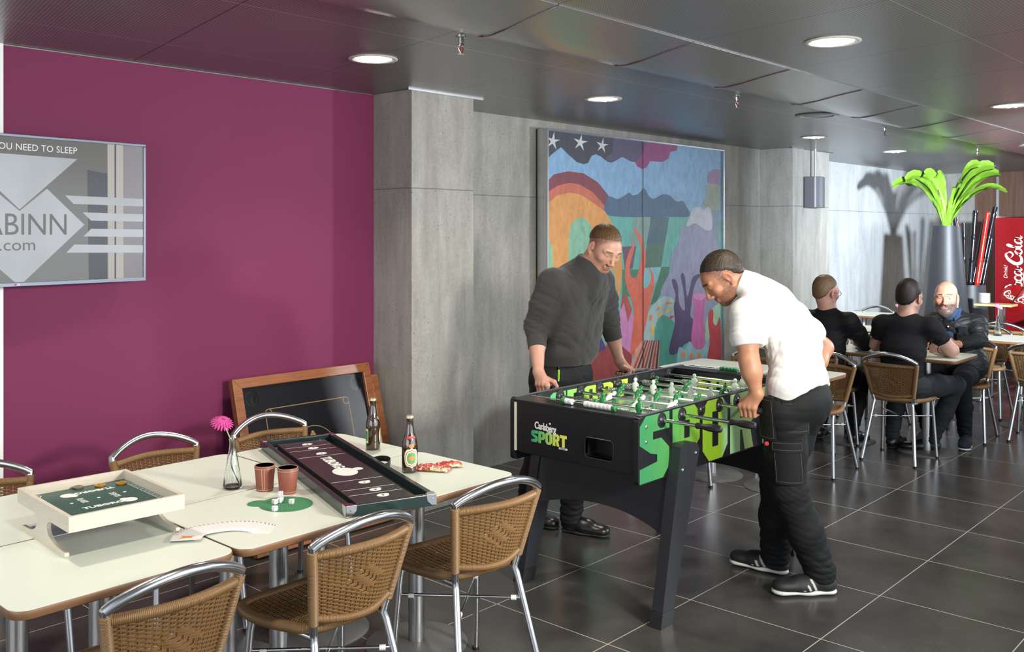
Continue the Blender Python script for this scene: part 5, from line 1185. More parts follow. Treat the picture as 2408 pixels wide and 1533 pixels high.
def wob(v, s, seed=0):
    """cheap smooth pseudo-noise"""
    a = seed*1.7; return (np.sin(v@V3((1.0, .7, -.6))*s+a+1.7*np.sin(v@V3((-.5, 1.1, .4))*s*.8+a*2)) + np.sin(v@V3((-.8, .5, 1.1))*s*1.3+a*3+1.5*np.sin(v@V3((.9, -.3, .8))*s*.9)))*.5
def folds(L, base=.0012, seed=0):
    """L: (centre, radius, direction of travel across the folds, wavelength, depth)"""
    def f(v):
        d = base*wob(v, 22, seed)
        for c, r, dr, wl, am in L:
            q = v-V3(c); g = np.exp(-(q*q).sum(1)/(r*r)); u = unit(dr); t1 = unit(np.cross(u, (.3, .9, .4))); t2 = np.cross(u, t1); k = 2*PI/wl; h = 0
            for j, (f_, a1, a2, w_) in enumerate([(.55, .22, -.10, .9), (.9, -.30, .18, 1), (1.35, .35, .30, .7), (2.0, -.4, -.5, .35)]):
                kk = (u+t1*a1+t2*a2)*k*f_; s_ = np.sin(q@kk+seed*2.3+j*1.9+1.3*wob(v, 8+3*j, seed+j)); h = h+w_*(s_-.8*np.maximum(s_, 0)*np.abs(s_))*(.7+.5*np.sin(q@t1*(k*.22)+j*2.1+seed))
            d = d+am*.50*g*h
        return d
    return f
def rot3(f, u):
    f = unit(f); u = V3(u); u = unit(u-f*(u@f)); r = np.cross(f, u); return np.stack([r, f, u], 1)   # columns: person's right, forward, up
def head(B, c, M, s=1.0, beardv=0.0, fat=1.0):
    def T(p): return V3(c)+M@(V3(p)*s)
    def e(p, r, k=.02, op='u', Mx=None): B.ell(T(p), V3(r)*s, M if Mx is None else M@Mx, k*s, op)
    def cn(a, b, ra, rb, k=.012, **kw): B.cone(T(a), T(b), ra*s, rb*s, k*s, **kw)
    e((0, -.016, .036), (.0755, .097, .084)); e((0, .030, .010), (.066, .066, .075), .03)
    e((0, .030, -.045), (.058*fat, .058, .066), .03); e((0, .068, -.094), (.024, .020, .018), .03)
    for x in (-1, 1):
        cn((x*.056*fat, -.002, -.050), (x*.024, .060, -.093), .017, .015, .022)
        e((x*.043, .064, -.018), (.021, .020, .018), .02)                       # cheek
        cn((x*.050, .074, .027), (x*.014, .091, .026), .0085, .009, .014)       # brow ridge
        e((x*.0315, .099, .006), (.0165, .013, .0105), .010, 's')               # eye socket
        e((x*.0315, .0765, .0065), (.0145, .0135, .0115), .004); cn((x*.019, .0905, .0125), (x*.044, .0835, .0115), .0036, .0032, .005)                 # lids over the eyeball
        cn((x*.020, .0885, -.0005), (x*.043, .082, -.0005), .0022, .0018, .004) # lower lid
        e((x*.0115, .101, -.037), (.0085, .0105, .0075), .007)                  # nostril wing
        e((x*.006, .105, -.0445), (.0035, .005, .003), .003, 's')
        E_ = np.array(Euler((R(-12), 0, x*R(18))).to_matrix())
        e((x*.0795, -.012, -.002), (.0065, .0185, .0315), .006, Mx=E_)          # ear
        e((x*.087, -.008, .002), (.006, .0105, .020), .005, 's', E_); e((x*.077, -.002, -.006), (.005, .006, .008), .003)
        cn((x*.081, -.018, -.026), (x*.078, -.006, -.034), .005, .006, .006)
    cn((0, .089, .018), (0, .1135, -.030), .0065, .0095, .012); e((0, .113, -.034), (.0095, .0085, .0085), .008)
    cn((-.021, .0875, -.0605), (.021, .0875, -.0605), .0055, .0055, .006); cn((-.010, .0935, -.0590), (.010, .0935, -.0590), .0052, .0052, .006)
    cn((-.016, .0880, -.0710), (.016, .0880, -.0710), .0068, .0068, .006)
    cn((-.022, .0985, -.0655), (.022, .0985, -.0655), .0016, .0016, .003, op='s')
    if beardv: 
        e((0, .066, -.100), (.040, .034, .040), .02)
        for x in (-1, 1): cn((x*.062, .004, -.045), (x*.030, .062, -.098), .018, .022, .02); cn((x*.012, .097, -.052), (x*.030, .084, -.066), .006, .007, .008)
    return T
def head_colour(c, M, s, skin, hair, stub=.5, beard=None, hairline=None, lips=(.40, .16, .13), goatee=False):
    skin = V3(skin); hair = V3(hair); lips = V3(lips)
    def ss(x, a, b): t = np.clip((x-a)/(b-a), 0, 1); return t*t*(3-2*t)
    def f(v):
        q = ((v-V3(c))@M)/s; x, y, z = np.abs(q[:, 0]), q[:, 1], q[:, 2]; col = np.repeat(skin[None], len(v), 0)
        inh = (np.sqrt((q*q).sum(1)) < .16)
        n = wob(v, 220, 1)*.5+.5; n2 = wob(v, 60, 3)
        col *= (1+.06*n2)[:, None]
        red = np.exp(-((x-.045)**2+(y-.07)**2+(z+.022)**2)/.0006)+np.exp(-(x**2+(y-.112)**2+(z+.035)**2)/.0003)+np.exp(-((x-.082)**2+(y+.01)**2+z**2)/.0010)
        red = red*inh; col = col*(1-np.outer(red*.35, V3((0, .40, .42))))
        def put(w, cc): nonlocal col; w = (w*inh)[:, None]; col = col*(1-w)+V3(cc)[None]*w
        # beard zone: below a line from sideburn to under the nose
        zl = -.040+.030*ss(.075-y, 0, .08); bz = ss(zl-z+.006*n2, -.004, .010)*ss(y, -.035, .0)*ss(z, -.150, -.125)
        side = ss(.022-np.abs(y-.022), 0, .012)*ss(x, .056, .064)*ss(.04-z, 0, .02)*(1-ss(x, .0745, .0765)); bz = bz*(1-ss(x, .0745, .0765))
        chin = (1-ss(np.sqrt((x/1.0)**2+((z+.075)/1.25)**2), .030, .040))*ss(y, .05, .065)
        notl = 1-(1-ss(np.sqrt((x/1.9)**2+((z+.0655)*1.6)**2), .009, .013))
        if goatee: put(chin*notl*(.40+.35*n)*stub, hair*1.6); put(bz*stub*.25, hair*2)
        elif beard is None: put(np.maximum(bz, side)*notl*stub*(.55+.5*n), hair)
        else: put(np.maximum(bz, side)*notl*np.clip(.75+.35*n, 0, 1), V3(beard)*1.0)
        put(1-ss(np.sqrt((x/2.0)**2+((z+.0655)*1.35)**2)+(y < .07)*.1, .0095, .0125), lips)
        # brows, lash line
        bz_ = .0325-.09*np.maximum(x-.030, 0)**1.0-.0*x
        put((1-ss(np.abs(z-bz_-.0), .0032, .0062))*ss(x, .012, .018)*(1-ss(x, .048, .056))*(y > .05)*.9, hair*.7)
        if hairline is not None: put(hairline(x, y, z, n)*.92*(1-ss(x, .0760, .0775)), hair*.7)
        return col
    return f
def SKIN(name): 
    n = NT(name); a = n.new('ShaderNodeVertexColor', layer_name='Col'); g = n.co(); v = n.noise(g, 130, 3, .6)
    n.set(col=n.mix(n.math('MULTIPLY', v, .22), a.outputs[0], (.20, .07, .05)), rough=.46, spec=.42, sss=.06); n.b.inputs['Subsurface Radius'].default_value = (.012, .005, .003); n.bump(n.noise(g, 420, 3), .12, .0006); return n.m
SK = SKIN('skin')
def hair_mat(name, a, b, rough=.5):
    n = NT(name); g = n.co(); v = n.noise(g, 300, 4, .7, .2); n.set(col=n.ramp(v, [(.35, a), (.65, b)]), rough=rough, spec=.35); n.bump(v, .3, .002); return n.m
def cloth(name, a, b, sc_=500, rough=.85, bump=.25, sheen=.0, big=4.0):
    n = NT(name); g = n.co(); v = n.noise(g, sc_, 2); w_ = n.noise(g, big, 4, .6); n.set(col=n.mix(w_, a, b), rough=rough, spec=.25, sheen=sheen)
    h = n.math('ADD', n.math('MULTIPLY', v, .12), n.math('MULTIPLY', n.noise(g, 22, 5, .6, 1.2), .9)); n.bump(h, bump, .006); return n.m
def fist(B, G, axis, Wr, dors, rb=.0155, s=1.0):
    """hand closed around a bar at G; axis points from little finger to index; Wr wrist; dors = side the knuckles are on"""
    G = V3(G); a = unit(axis); w = V3(Wr)-G; w = w-a*(w@a); w = unit(w); n = V3(dors); n = n-a*(n@a); n = unit(n-w*(n@w)); r = rb
    K = []
    for o, f in ((.031, .97), (.0105, 1.03), (-.010, 1.0), (-.0295, .88)):
        o *= s; f *= s; mc = G+a*o*1.05+n*(r+.013)*f+w*.022*f; p1 = G+a*o+n*(r+.0115)*f-w*(r+.007)*f; p2 = G+a*o*.95-n*(r+.004)*f-w*(r+.011)*f; p3 = G+a*o*.93-n*(r+.010)*f+w*.006*f
        B.cone(mc, p1, .0108*s, .0098*s, .004); B.cone(p1, p2, .0095*s, .0088*s, .0025); B.cone(p2, p3, .0088*s, .0080*s, .003); B.ell(mc+n*.002, (.0112*s,)*3, k=.006); K.append(mc)
    Wr = V3(Wr)
    for i, mc in enumerate(K): B.cone(Wr+a*(.013-.009*i), mc-n*.004, .0165, .0120*s, .014)
    B.cone(Wr, G+w*.030, .024, .020, .016, lat=a, sx=1.15, sy=.75)
    t0 = Wr*.55+G*.45+a*.018-n*.010; t1 = G+w*.030+a*.047-n*.012; t2 = G+w*.004+a*.050-n*(r+.008); t3 = G-w*.014+a*.030-n*(r+.014)
    B.chain([t0, t1, t2, t3], [.0165, .0125, .0110, .0092], .006)
    return w, n
def relaxed(B, Wr, d, pn, side, s=1.0, curl=.35):
    """hand lying down: d towards the fingers, pn palm normal (down), side towards the thumb"""
    Wr = V3(Wr); d = unit(d); pn = unit(pn); sd = unit(side)
    for o, L, f in ((.027, .072, 1), (.009, .078, 1), (-.009, .073, 1), (-.026, .058, .9)):
        k0 = Wr+d*.085*s+sd*o*s; B.cone(Wr+sd*o*.5, k0, .017, .0125*s, .014)
        p1 = k0+(d+pn*curl*.3)*L*.45*s; p2 = p1+(d*.8+pn*curl)*L*.32*s; p3 = p2+(d*.5+pn*curl*1.6)*L*.22*s
        B.chain([k0, p1, p2, p3], [.0105*s, .0092*s, .0084*s, .0074*s], .003)
    B.chain([Wr+sd*.015+d*.015, Wr+sd*.045+d*.045, Wr+sd*.050+d*.078, Wr+sd*.045+d*.10], [.017, .0125, .0105, .009], .008)
def eyes(par, T, M, s, look, mt_iris=(.03, .02, .015), drop=.0, lids=True):
    for x in (-1, 1):
        c = T((x*.0315, .0785, .0050)); d = unit(look)
        F = Vector(d).to_track_quat('Z', 'Y').to_matrix().to_4x4(); o_ = Vector(c)-Vector(par.location)
        r = .0112*s; prof = [(r*math.sin(t), r*math.cos(t)) for t in [PI*i/16 for i in range(1, 17)]]
        e = MB().lathe([(0, r)]+prof, 20, Matrix.Translation(o_) @ F).build('eye', mat('eye_white', (.36, .34, .32), .2) if x < 0 else bpy.data.materials['eye_white'], par, smooth=90)
        r2 = r*1.02; MB().lathe([(0, r2)]+[(r2*math.sin(t), r2*math.cos(t)) for t in [.1*i for i in range(1, 6)]]+[(r*.3, r*.7)], 18, Matrix.Translation(o_) @ F).build('iris', mat('iris', mt_iris, .1) if x < 0 else bpy.data.materials['iris'], e, smooth=60)
def shoe(par, heel, toe, L, mt_up, mt_sole, name='shoe', wid=1.0, stripes=False, lift=0.0, sole_h=.022, hi=.075):
    """heel, toe: floor points"""
    heel = V3((heel[0], heel[1], lift)); d = unit((toe[0]-heel[0], toe[1]-heel[1], 0)); sd = V3((-d[1], d[0], 0)); up = V3((0, 0, 1)); M = np.stack([sd, d, up], 1)
    def T(a, b, z): return heel+d*a*L+sd*b*wid+up*z
    S_ = Body(); h = sole_h
    S_.cone(T(.13, 0, h*.5), T(.45, 0, h*.5), .036*wid, .036*wid, .01, lat=up, sx=h/.072/wid, sy=1); S_.cone(T(.45, 0, h*.5), T(.84, 0, h*.55), .036*wid, .047*wid, .015, lat=up, sx=h/.085/wid, sy=1)
    sole = make('sole', S_.mesh(.004), mt_sole, par, smooth_it=1)
    B = Body()
    B.ell(T(.16, 0, .045), (.033*wid, .045, .040), M, .03); B.cone(T(.20, 0, .045), T(.55, 0, .040), .034*wid, .036*wid, .03); B.cone(T(.50, 0, .040), T(.86, 0, h+.010), .038*wid, .027, .03, lat=sd, sx=1.25, sy=.95)
    B.ell(T(.80, 0, h+.012), (.043*wid, .055, .026), M, .025); B.cone(T(.20, 0, .05), T(.24, 0, hi), .034, .036, .02); B.cone(T(.30, 0, .065), T(.60, 0, .062), .026, .018, .03)
    B.plane(T(.5, 0, h*.7), (0, 0, -1), .003, .3)
    cf = None
    if stripes:
        def cf(v):
            q = v-heel; a = q@d/L; b = np.abs(q@sd); z = q[:, 2]; c = np.repeat(V3((.012, .012, .013))[None], len(v), 0)
            for a0 in (.36, .45, .54):
                w = (np.abs(a-a0-(z-.03)*1.6) < .018) & (z > .028) & (z < .078-.25*(a0-.36)) & (b > .010); c[w] = (.55, .55, .50)
            return c
    u = make(name, B.mesh(.0032 if stripes else .004), mt_up, par, col=cf, smooth_it=2)
    sole.parent = u
    for k in range(5):
        a = .46+.055*k; z = .083-.016*k/1.6-.0
        MB().tube([Vector(T(a, -.020, z-.010))-Vector(par.location), Vector(T(a+.015, 0, z))-Vector(par.location), Vector(T(a+.03, .020, z-.010))-Vector(par.location)], .0024, 6).build('lace', mt_up, u, smooth=60)
    return u
mt_stripe = mat('reflective_stripe', (.62, .62, .58), .4)
def limb_fold(a, b, wl, am, r=.09): return ((V3(a)+V3(b))/2, r, V3(b)-V3(a), wl, am)

# ---- man in the grey sweatshirt, behind the football table
p1 = thing('person', 'standing man with short light hair in dark grey sweatshirt, bending over the football table', 'person', (4.04, 3.30, 0))
H = V3((4.070, 3.045, 1.560)); Mh = rot3((-.27, -.80, -.53), (.02, -.30, 1)); hs = 1.0
nb = V3((4.050, 3.128, 1.462)); shR, shL = V3((3.855, 3.230, 1.372)), V3((4.225, 3.190, 1.380)); elR, elL = V3((3.818, 3.305, 1.150)), V3((4.318, 3.200, 1.160))
wrR, wrL = V3((3.722, 3.205, .925)), V3((4.372, 3.165, .925)); GR, GL = V3((RODS[2], 3.163, .85)), V3((RODS[6], 3.128, .85))
B = Body(); T1 = head(B, H, Mh, hs, fat=1.03)
B.chain([H+Mh@V3((0, -.035, -.035)), nb+V3((0, .01, 0)), nb+V3((0, .05, -.08))], [.056, .058, .080], .03)
B.chain([nb+V3((0, .05, -.08)), (4.04, 3.25, 1.20), (4.03, 3.30, 1.02)], [.09, .10, .085], .05)
for s_, e_, w_, g_, dn in ((shR, elR, wrR, GR, (-1, 0, 0)), (shL, elL, wrL, GL, (1, .0, 0))):
    B.chain([nb+V3((0, .04, -.09)), s_, e_], [.07, .058, .043], .04); m_ = e_*.62+w_*.38
    B.chain([e_, m_, w_], [.044, .043, .0270], .03); fist(B, g_, (0, -1, 0), w_, dn, s=1.04)
hc = (.085, .040, .018)
hl1 = lambda x, y, z, n: np.clip(1-np.clip((.062+.75*np.maximum(y-.005, 0)*0-(z+.35*np.minimum(.0, y)) )/.012, 0, 1), 0, 1)*0 + np.clip((z-.030-np.where(y > .02, (y-.02)*1.15, 0)-np.where(y < -.03, (y+.03)*1.25, 0))/.02, 0, 1)*0+np.clip((z+.004-np.where(y > .02, (y-.02)*1.5, 0)-np.where(y < -.03, (y+.03)*.9, 0))/.035, 0, 1)*(.50+.35*n)
make('body', B.mesh(.0031), SK, p1, col=head_colour(H, Mh, hs, (.53, .285, .205), hc, stub=.75, goatee=True, hairline=hl1), smooth_it=1)
eyes(p1, T1, Mh, hs, Mh@V3((0, .8, -.6)))
def hair(par, c, M, s, mt, nape=0.0, top=.008, front=.060, side=.0, back=-.03, slope=1.1, vox=.0032, rough=.0022, seed=0, sidecut=.020, fringe=0.0):
    B = Body(); t = lambda p: V3(c)+M@(V3(p)*s)
    B.ell(t((0, -.017, .037+top*.3)), V3((.0765+.003, .098+top*.55, .085+top))*s, M, .02)
    if fringe: B.ell(t((0, .045, .085)), V3((.05, .05, .03))*s, M, .03)
    if nape: B.ell(t((0, -.048, -.020)), V3((.066, .058, .070+nape))*s, M, .03)
    vq = B.mesh(vox*s); v, q = vq; L = ((v-V3(c))@M)/s; x, y, z = np.abs(L[:, 0]), L[:, 1], L[:, 2]
    # the hairline: forehead in front, over the ears, down to the nape
    lim = np.where(y > .02, front-.018+(y-.02)*.45-.0*x + .010*np.clip((x-.03)/.03, 0, 1)*0, np.where(y > -.035, sidecut+(y+.035)*.62, back+(y+.105)*(sidecut-back)/.07))
    lim = np.where(y > .055, front, lim); keep = z > lim-.014; lim = lim+.003*wob(v, 130, seed)
    qk = q[keep[q].all(1)]; used = np.unique(qk); remap = -np.ones(len(v), int); remap[used] = np.arange(len(used))
    lift = np.clip((z-lim+.006)/.040, 0, 1)[used]**.7; v2 = v[used]; cc = V3(c)+M@(V3((0, -.016, .03))*s); dirs = v2-cc; dirs /= np.linalg.norm(dirs, axis=1)[:, None]
    rough = rough*.55; v2 = v2-dirs*((1-lift)*(top*.9+.0085)*s)[:, None]+dirs*(rough*(.5*wob(v2, 130, seed+1)+.9*wob(v2, 610, seed+2))*lift)[:, None]
    return make('hair', (v2, remap[qk]), mt, par, smooth_it=0)
hair(p1, H, Mh, hs, hair_mat('light_brown_hair', (.050, .024, .011), (.150, .078, .034)), top=.0065, front=.066, sidecut=.020, seed=1)
SW = cloth('grey_sweatshirt', (.030, .029, .030), (.046, .044, .045), 700, .9, .35, .15)
B = Body()
B.chain([nb+V3((.0, .010, .018)), nb+V3((0, .035, -.02)), nb+V3((0, .070, -.06))], [.063, .078, .098], .03); B.chain([nb+V3((0, -.006, .012)), nb+V3((0, -.012, -.05)), nb+V3((0, .01, -.11))], [.066, .080, .10], .03)
B.cone(shR+V3((.03, 0, .0)), shL+V3((-.03, 0, 0)), .080, .080, .06); B.ell((4.045, 3.205, 1.300), (.205, .128, .155), k=.07); B.ell((4.035, 3.225, 1.130), (.185, .142, .17), k=.07); B.ell((4.03, 3.262, .995), (.178, .150, .10), k=.05)
B.cone((4.03, 3.285, .955), (4.03, 3.29, .925), .150, .146, .02, lat=(1, 0, 0), sx=1.12, sy=.93)
for s_, e_, w_ in ((shR, elR, wrR), (shL, elL, wrL)):
    c_ = e_*.55+w_*.45; B.chain([s_, s_*.5+e_*.5, e_], [.080, .073, .063], .035); B.chain([e_, e_*.85+w_*.15], [.066, .058], .02); B.cone(e_*.78+w_*.22, c_, .051, .046, .008)
    B.plane(c_, w_-e_, .003, .075)
B.plane((4.03, 3.29, .932), (0, 0, -1), .006, .22)
B.plane(nb+V3((0, -.004, .046)), (.10, -.40, .91), .004, .085)
FL = [limb_fold(shR, elR, .045, .0075, .12), limb_fold(shL, elL, .045, .0065, .12), (elR+V3((.02, -.01, .0)), .085, (.15, 0, 1), .030, .012), (elL, .08, (-.1, 0, 1), .032, .010), ((3.95, 3.12, 1.22), .17, (1, 0, .25), .10, .011), ((4.14, 3.10, 1.25), .17, (1, 0, -.45), .10, .011), ((4.03, 3.15, 1.0), .15, (.25, 0, 1), .10, .008), ((4.04, 3.1, 1.35), .12, (1, 0, .1), .07, .010), (elR*.72+wrR*.28, .05, wrR-elR, .020, .006), ((3.90, 3.2, 1.10), .09, (.6, 0, 1), .05, .008)]
make('sweatshirt', B.mesh(.0042), SW, p1, disp=folds(FL, .0012, 1), smooth_it=2)
TR = cloth('black_work_trousers', (.0065, .0065, .0075), (.012, .012, .013), 600, .75, .35)
def trousers(par, name, hip, knees, ankles, waist, mt, rh=.105, rk=.075, ra=.062, vox=.0045, seed=0, cut=None, rw=None, extra=None):
    B = Body(); h = [V3(x) for x in hip]; k = [V3(x) for x in knees]; a = [V3(x) for x in ankles]; w_ = V3(waist)
    B.cone(h[0], h[1], rh, rh, .05); B.cone((h[0]+h[1])/2, w_, rw or rh*1.2, rw or rh*1.18, .06, lat=h[0]-h[1], sx=1.1, sy=.9)
    for i in (0, 1): B.chain([h[i], h[i]*.5+k[i]*.5, k[i]], [rh, rh*.92, rk], .04); B.chain([k[i], k[i]*.5+a[i]*.5, a[i]], [rk, rk*.98, ra], .03)
    if extra: extra(B)
    if cut is not None: B.plane(w_, cut, .004, .25)
    for i in (0, 1): B.plane(a[i]+V3((0, 0, -.045)), (0, 0, -1), .004, .14)
    L = []
    for i in (0, 1): L += [(k[i], .11, k[i]-h[i], .055, .009), (a[i]+V3((0, 0, .03)), .10, (.2, .1, 1), .042, .011), (h[i]+V3((0, 0, -.05)), .12, (.5, .5, .8), .06, .007), limb_fold(k[i], a[i], .075, .006, .16)]
    return make(name, B.mesh(vox), mt, par, disp=folds(L, .0015, seed), smooth_it=2)
trousers(p1, 'trousers', [(3.935, 3.315, .86), (4.125, 3.30, .86)], [(3.99, 3.42, .48), (4.10, 3.25, .49)], [(4.06, 3.585, .085), (4.075, 3.275, .085)], (4.03, 3.30, .985), TR, rh=.100, cut=(0, 0, 1), seed=3)
SHB = mat('black_leather_shoe', (.009, .009, .010), .32); SHS = mat('black_rubber_sole', (.012, .012, .012), .55)
shoe(p1, (4.065, 3.335), (4.145, 3.06), .285, SHB, SHS, hi=.07); shoe(p1, (4.05, 3.64), (4.06, 3.4), .285, SHB, SHS)
for e_, w_ in ((elR, wrR), (elL, wrL)):
    c_ = e_*.55+w_*.45; d_ = unit(w_-e_); o_ = V3(p1.location); m = MB()
    m.tube([Vector(c_-d_*.052-o_), Vector(c_-d_*.040-o_), Vector(c_-d_*.015-o_), Vector(c_+d_*.010-o_), Vector(c_+d_*.011-o_)], [.050, .0545, .0505, .0485, .042], 40); m.build('ribbed_cuff', SW, p1, smooth=50)
pen = thing('marker_pen', 'neon yellow-green marker clipped to the trouser pocket of the grey-sweatshirt man', 'pen', (3.893, 3.213, .858)); YG = mat('neon_green', (.45, .85, .05), .35)
MB().tube([(0, 0, 0), (.002, 0, .06)], [.0045, .0060], 12).build('pen_barrel', YG, pen, smooth=50); MB().tube([(.002, 0, .06), (.003, 0, .085)], [.0042, .0036], 12).build('grip', BLACK, pen, smooth=50); MB().tube([(.003, 0, .085), (.004, 0, .105)], [.0045, .004], 12).build('cap', YG, pen, smooth=50)
MB().box((-.002, -.007, .035), (.003, .002, .045)).build('clip', YG, pen)

# ---- man in the white t-shirt, leaning over the near side
p2 = thing('person', 'man in white t-shirt and black work trousers leaning over the football table handles', 'person', (4.12, 1.98, 0))
H = V3((4.000, 2.292, 1.432)); Mh = rot3((-.53, .58, -.66), (-.40, .44, .80)); hs = 1.0
nb = V3((4.075, 2.150, 1.370)); shL, shR = V3((3.905, 2.125, 1.268)), V3((4.240, 2.055, 1.240)); elL, elR = V3((3.862, 2.082, 1.075)), V3((4.400, 1.975, 1.090))
GL, GR = V3((RODS[3], 2.090, .85)), V3((RODS[5], 2.01, .85)); wrL, wrR = V3((3.876, 2.052, .928)), V3((4.235, 1.985, .928)); pv = V3((4.085, 1.955, .940))
B = Body(); T2 = head(B, H, Mh, hs, fat=.97)
B.chain([H+Mh@V3((0, -.040, -.040)), nb+V3((0, -.005, .005)), nb+V3((.01, -.03, -.07))], [.055, .056, .060], .03); B.chain([nb+V3((.02, -.03, -.08)), (4.09, 2.02, 1.12), pv], [.075, .08, .08], .04)
for s_, e_, w_, g_, dn in ((shR, elR, wrR, GR, (1, 0, 0)), (shL, elL, wrL, GL, (-1, 0, 0))):
    B.chain([nb+V3((.01, -.02, -.08)), s_+V3((0, 0, -.01)), s_*.45+e_*.55, e_], [.05, .052, .050, .040], .03); m_ = e_*.65+w_*.35
    B.chain([e_, m_, w_], [.042, .042, .0260], .03); fist(B, g_, (0, 1, 0), w_, dn, s=1.0)
hb = (.030, .020, .015)
hl2 = lambda x, y, z, n: np.clip((z+.018-np.where(y > .015, (y-.015)*1.6, 0)-np.where(y < -.03, (y+.03)*.9, 0))/.045, 0, 1)*(.55+.35*n)
make('body', B.mesh(.0031), SK, p2, col=head_colour(H, Mh, hs, (.46, .215, .125), hb, stub=.55, hairline=hl2), smooth_it=1)
eyes(p2, T2, Mh, hs, Mh@V3((0, .75, -.65)))
hair(p2, H, Mh, hs, hair_mat('dark_brown_hair', (.010, .007, .006), (.050, .032, .020)), nape=.001, top=.0055, front=.058, sidecut=.006, back=-.062, seed=4)
WT = cloth('white_cotton', (.60, .595, .575), (.66, .65, .635), 900, .85, .25)
B = Body(); mid = V3((4.10, 1.985, 1.15))
B.chain([nb+V3((-.035, .060, .040)), nb+V3((-.012, .022, .018)), nb+V3((.005, -.015, -.01)), nb+V3((.02, -.06, -.05))], [.062, .066, .074, .085], .02)
B.cone(shL+V3((.03, -.01, .01)), shR+V3((-.03, 0, .01)), .072, .072, .06); B.cone(nb+V3((.02, -.035, -.07)), mid, .108, .104, .05, lat=(1, -.1, 0), sx=1.48, sy=.98); B.cone(mid, pv+V3((0, 0, .02)), .104, .118, .04, lat=(1, -.1, 0), sx=1.42, sy=1.0)
for s_, e_ in ((shR, elR), (shL, elL)):
    c_ = s_*.30+e_*.70; B.chain([s_, s_*.5+e_*.5, c_], [.072, .070, .062], .03); B.plane(c_, e_-s_, .003, .085)
B.cone(pv, pv+V3((0, .045, -.13)), .120, .114, .03, lat=(1, -.1, 0), sx=1.42, sy=1.0); B.plane(pv+V3((0, .0, -.072)), (0, -.62, -.78), .005, .28); B.plane(nb+V3((-.040, .075, .052)), (-.42, .75, .40), .004, .10)
FL = [((4.02, 2.05, 1.15), .14, (.2, .6, 1), .055, .010), ((4.1, 1.88, 1.05), .16, (.3, -.2, 1), .075, .009), ((4.05, 1.98, .98), .12, (1, .2, .5), .05, .008), (shL+V3((0, 0, -.07)), .08, (.3, .5, 1), .035, .007), ((3.98, 2.02, 1.20), .10, (.5, 1, .3), .045, .011), ((4.15, 1.95, 1.25), .13, (1, 0, .3), .08, .005)]
make('t_shirt', B.mesh(.0042), WT, p2, disp=folds(FL, .0016, 7), smooth_it=2)
BK = cloth('black_cargo_trousers', (.0045, .0048, .0052), (.0085, .009, .010), 600, .75, .35)
hipL, hipR = V3((3.995, 1.985, .845)), V3((4.165, 1.955, .845)); knL, knR = V3((4.055, 1.985, .475)), V3((4.150, 2.085, .50)); anL, anR = V3((4.165, 1.885, .095)), V3((4.250, 2.150, .095))
def pockets(B): B.cone((3.925, 1.95, .72), (3.955, 1.96, .60), .045, .045, .012, lat=(0, 1, 0), sx=1.5, sy=1); B.cone((3.93, 2.0, .86), (3.93, 2.0, .80), .05, .05, .012)
trousers(p2, 'trousers', [hipL, hipR], [knL, knR], [anL, anR], pv+V3((.005, -.01, .02)), BK, rh=.096, rk=.083, ra=.072, cut=(0, .5, .86), rw=.100, seed=9, extra=lambda B: (B.ell((4.09, 1.905, .885), (.145, .085, .10), k=.04)))
STI = mat('grey_seam_thread', (.10, .10, .09), .8); CG = cloth('pocket_cloth', (.0055, .006, .0065), (.010, .0105, .0115), 600, .7, .3)
def onleg(a, ang, r): return V3(a)+V3((math.cos(ang)*r, math.sin(ang)*r, 0))
def patch(par, name, ctr, ax, r, a0, a1, z0, z1, mt, th=.004, flap=None):
    """pocket wrapped on a leg: cylinder sector around axis line ctr->ax"""
    c0, c1 = V3(ctr), V3(ax); m = MB(); rows = []
    def P(a, t, rr): c = c0+(c1-c0)*t; return Vector(c+V3((math.cos(a)*rr, math.sin(a)*rr, 0)))-Vector(par.location)
    for t in np.linspace(z0, z1, 9): rows.append([P(a, t, r+th) for a in np.linspace(a0, a1, 11)])
    m.grid(rows); e = rows[0]+[q[-1] for q in rows[1:]]+rows[-1][::-1][1:]+[q[0] for q in rows[::-1][1:]]
    inner = []
    bnd = [(a, z0) for a in np.linspace(a0, a1, 11)]+[(a1, t) for t in np.linspace(z0, z1, 9)[1:]]+[(a, z1) for a in np.linspace(a1, a0, 11)[1:]]+[(a0, t) for t in np.linspace(z1, z0, 9)[1:]]
    m.grid([[P(a, t, r+th) for a, t in bnd], [P(a, t, r-.02) for a, t in bnd]]); pk = m.build(name, mt, par, smooth=50)
    m = MB(); ins = (a1-a0)*.05; s_ = [P(a, t, r+th+.0006) for a, t in [(a0+ins, z0+.012/abs(np.linalg.norm(c1-c0))), (a1-ins, z0+.02), (a1-ins, z1-.02), (a0+ins, z1-.02), (a0+ins, z0+.02)]]
    segs = []
    for i in range(4):
        (aa, tt), (ab, tb) = [(a0+ins, z0+.03), (a1-ins, z0+.03), (a1-ins, z1-.03), (a0+ins, z1-.03), (a0+ins, z0+.03)][i:i+2]
        segs += [P(aa+(ab-aa)*j/12, tt+(tb-tt)*j/12, r+th+.0006) for j in range(12)]
    m.tube(segs, .0008, 5, closed=True); m.build('stitching', STI, pk); return pk
va = math.atan2(-4.1, -2.0)   # towards the camera from the leg
va = math.atan2(-1.93, -4.05)
patch(p2, 'cargo_pocket', hipL+V3((0, 0, .02)), knL, .098, va-.55, va+.75, .42, .88, CG)
patch(p2, 'pocket_flap', hipL+V3((0, 0, .02)), knL, .104, va-.60, va+.78, .36, .50, CG)
patch(p2, 'holster_pocket', hipL+V3((0, .005, .05)), knL, .112, va-1.15, va-.35, -.05, .42, CG)
patch(p2, 'back_pocket', hipL+V3((.02, -.0, .05)), knL+V3((.02, 0, 0)), .112, va-.10, va+1.0, -.02, .34, CG)
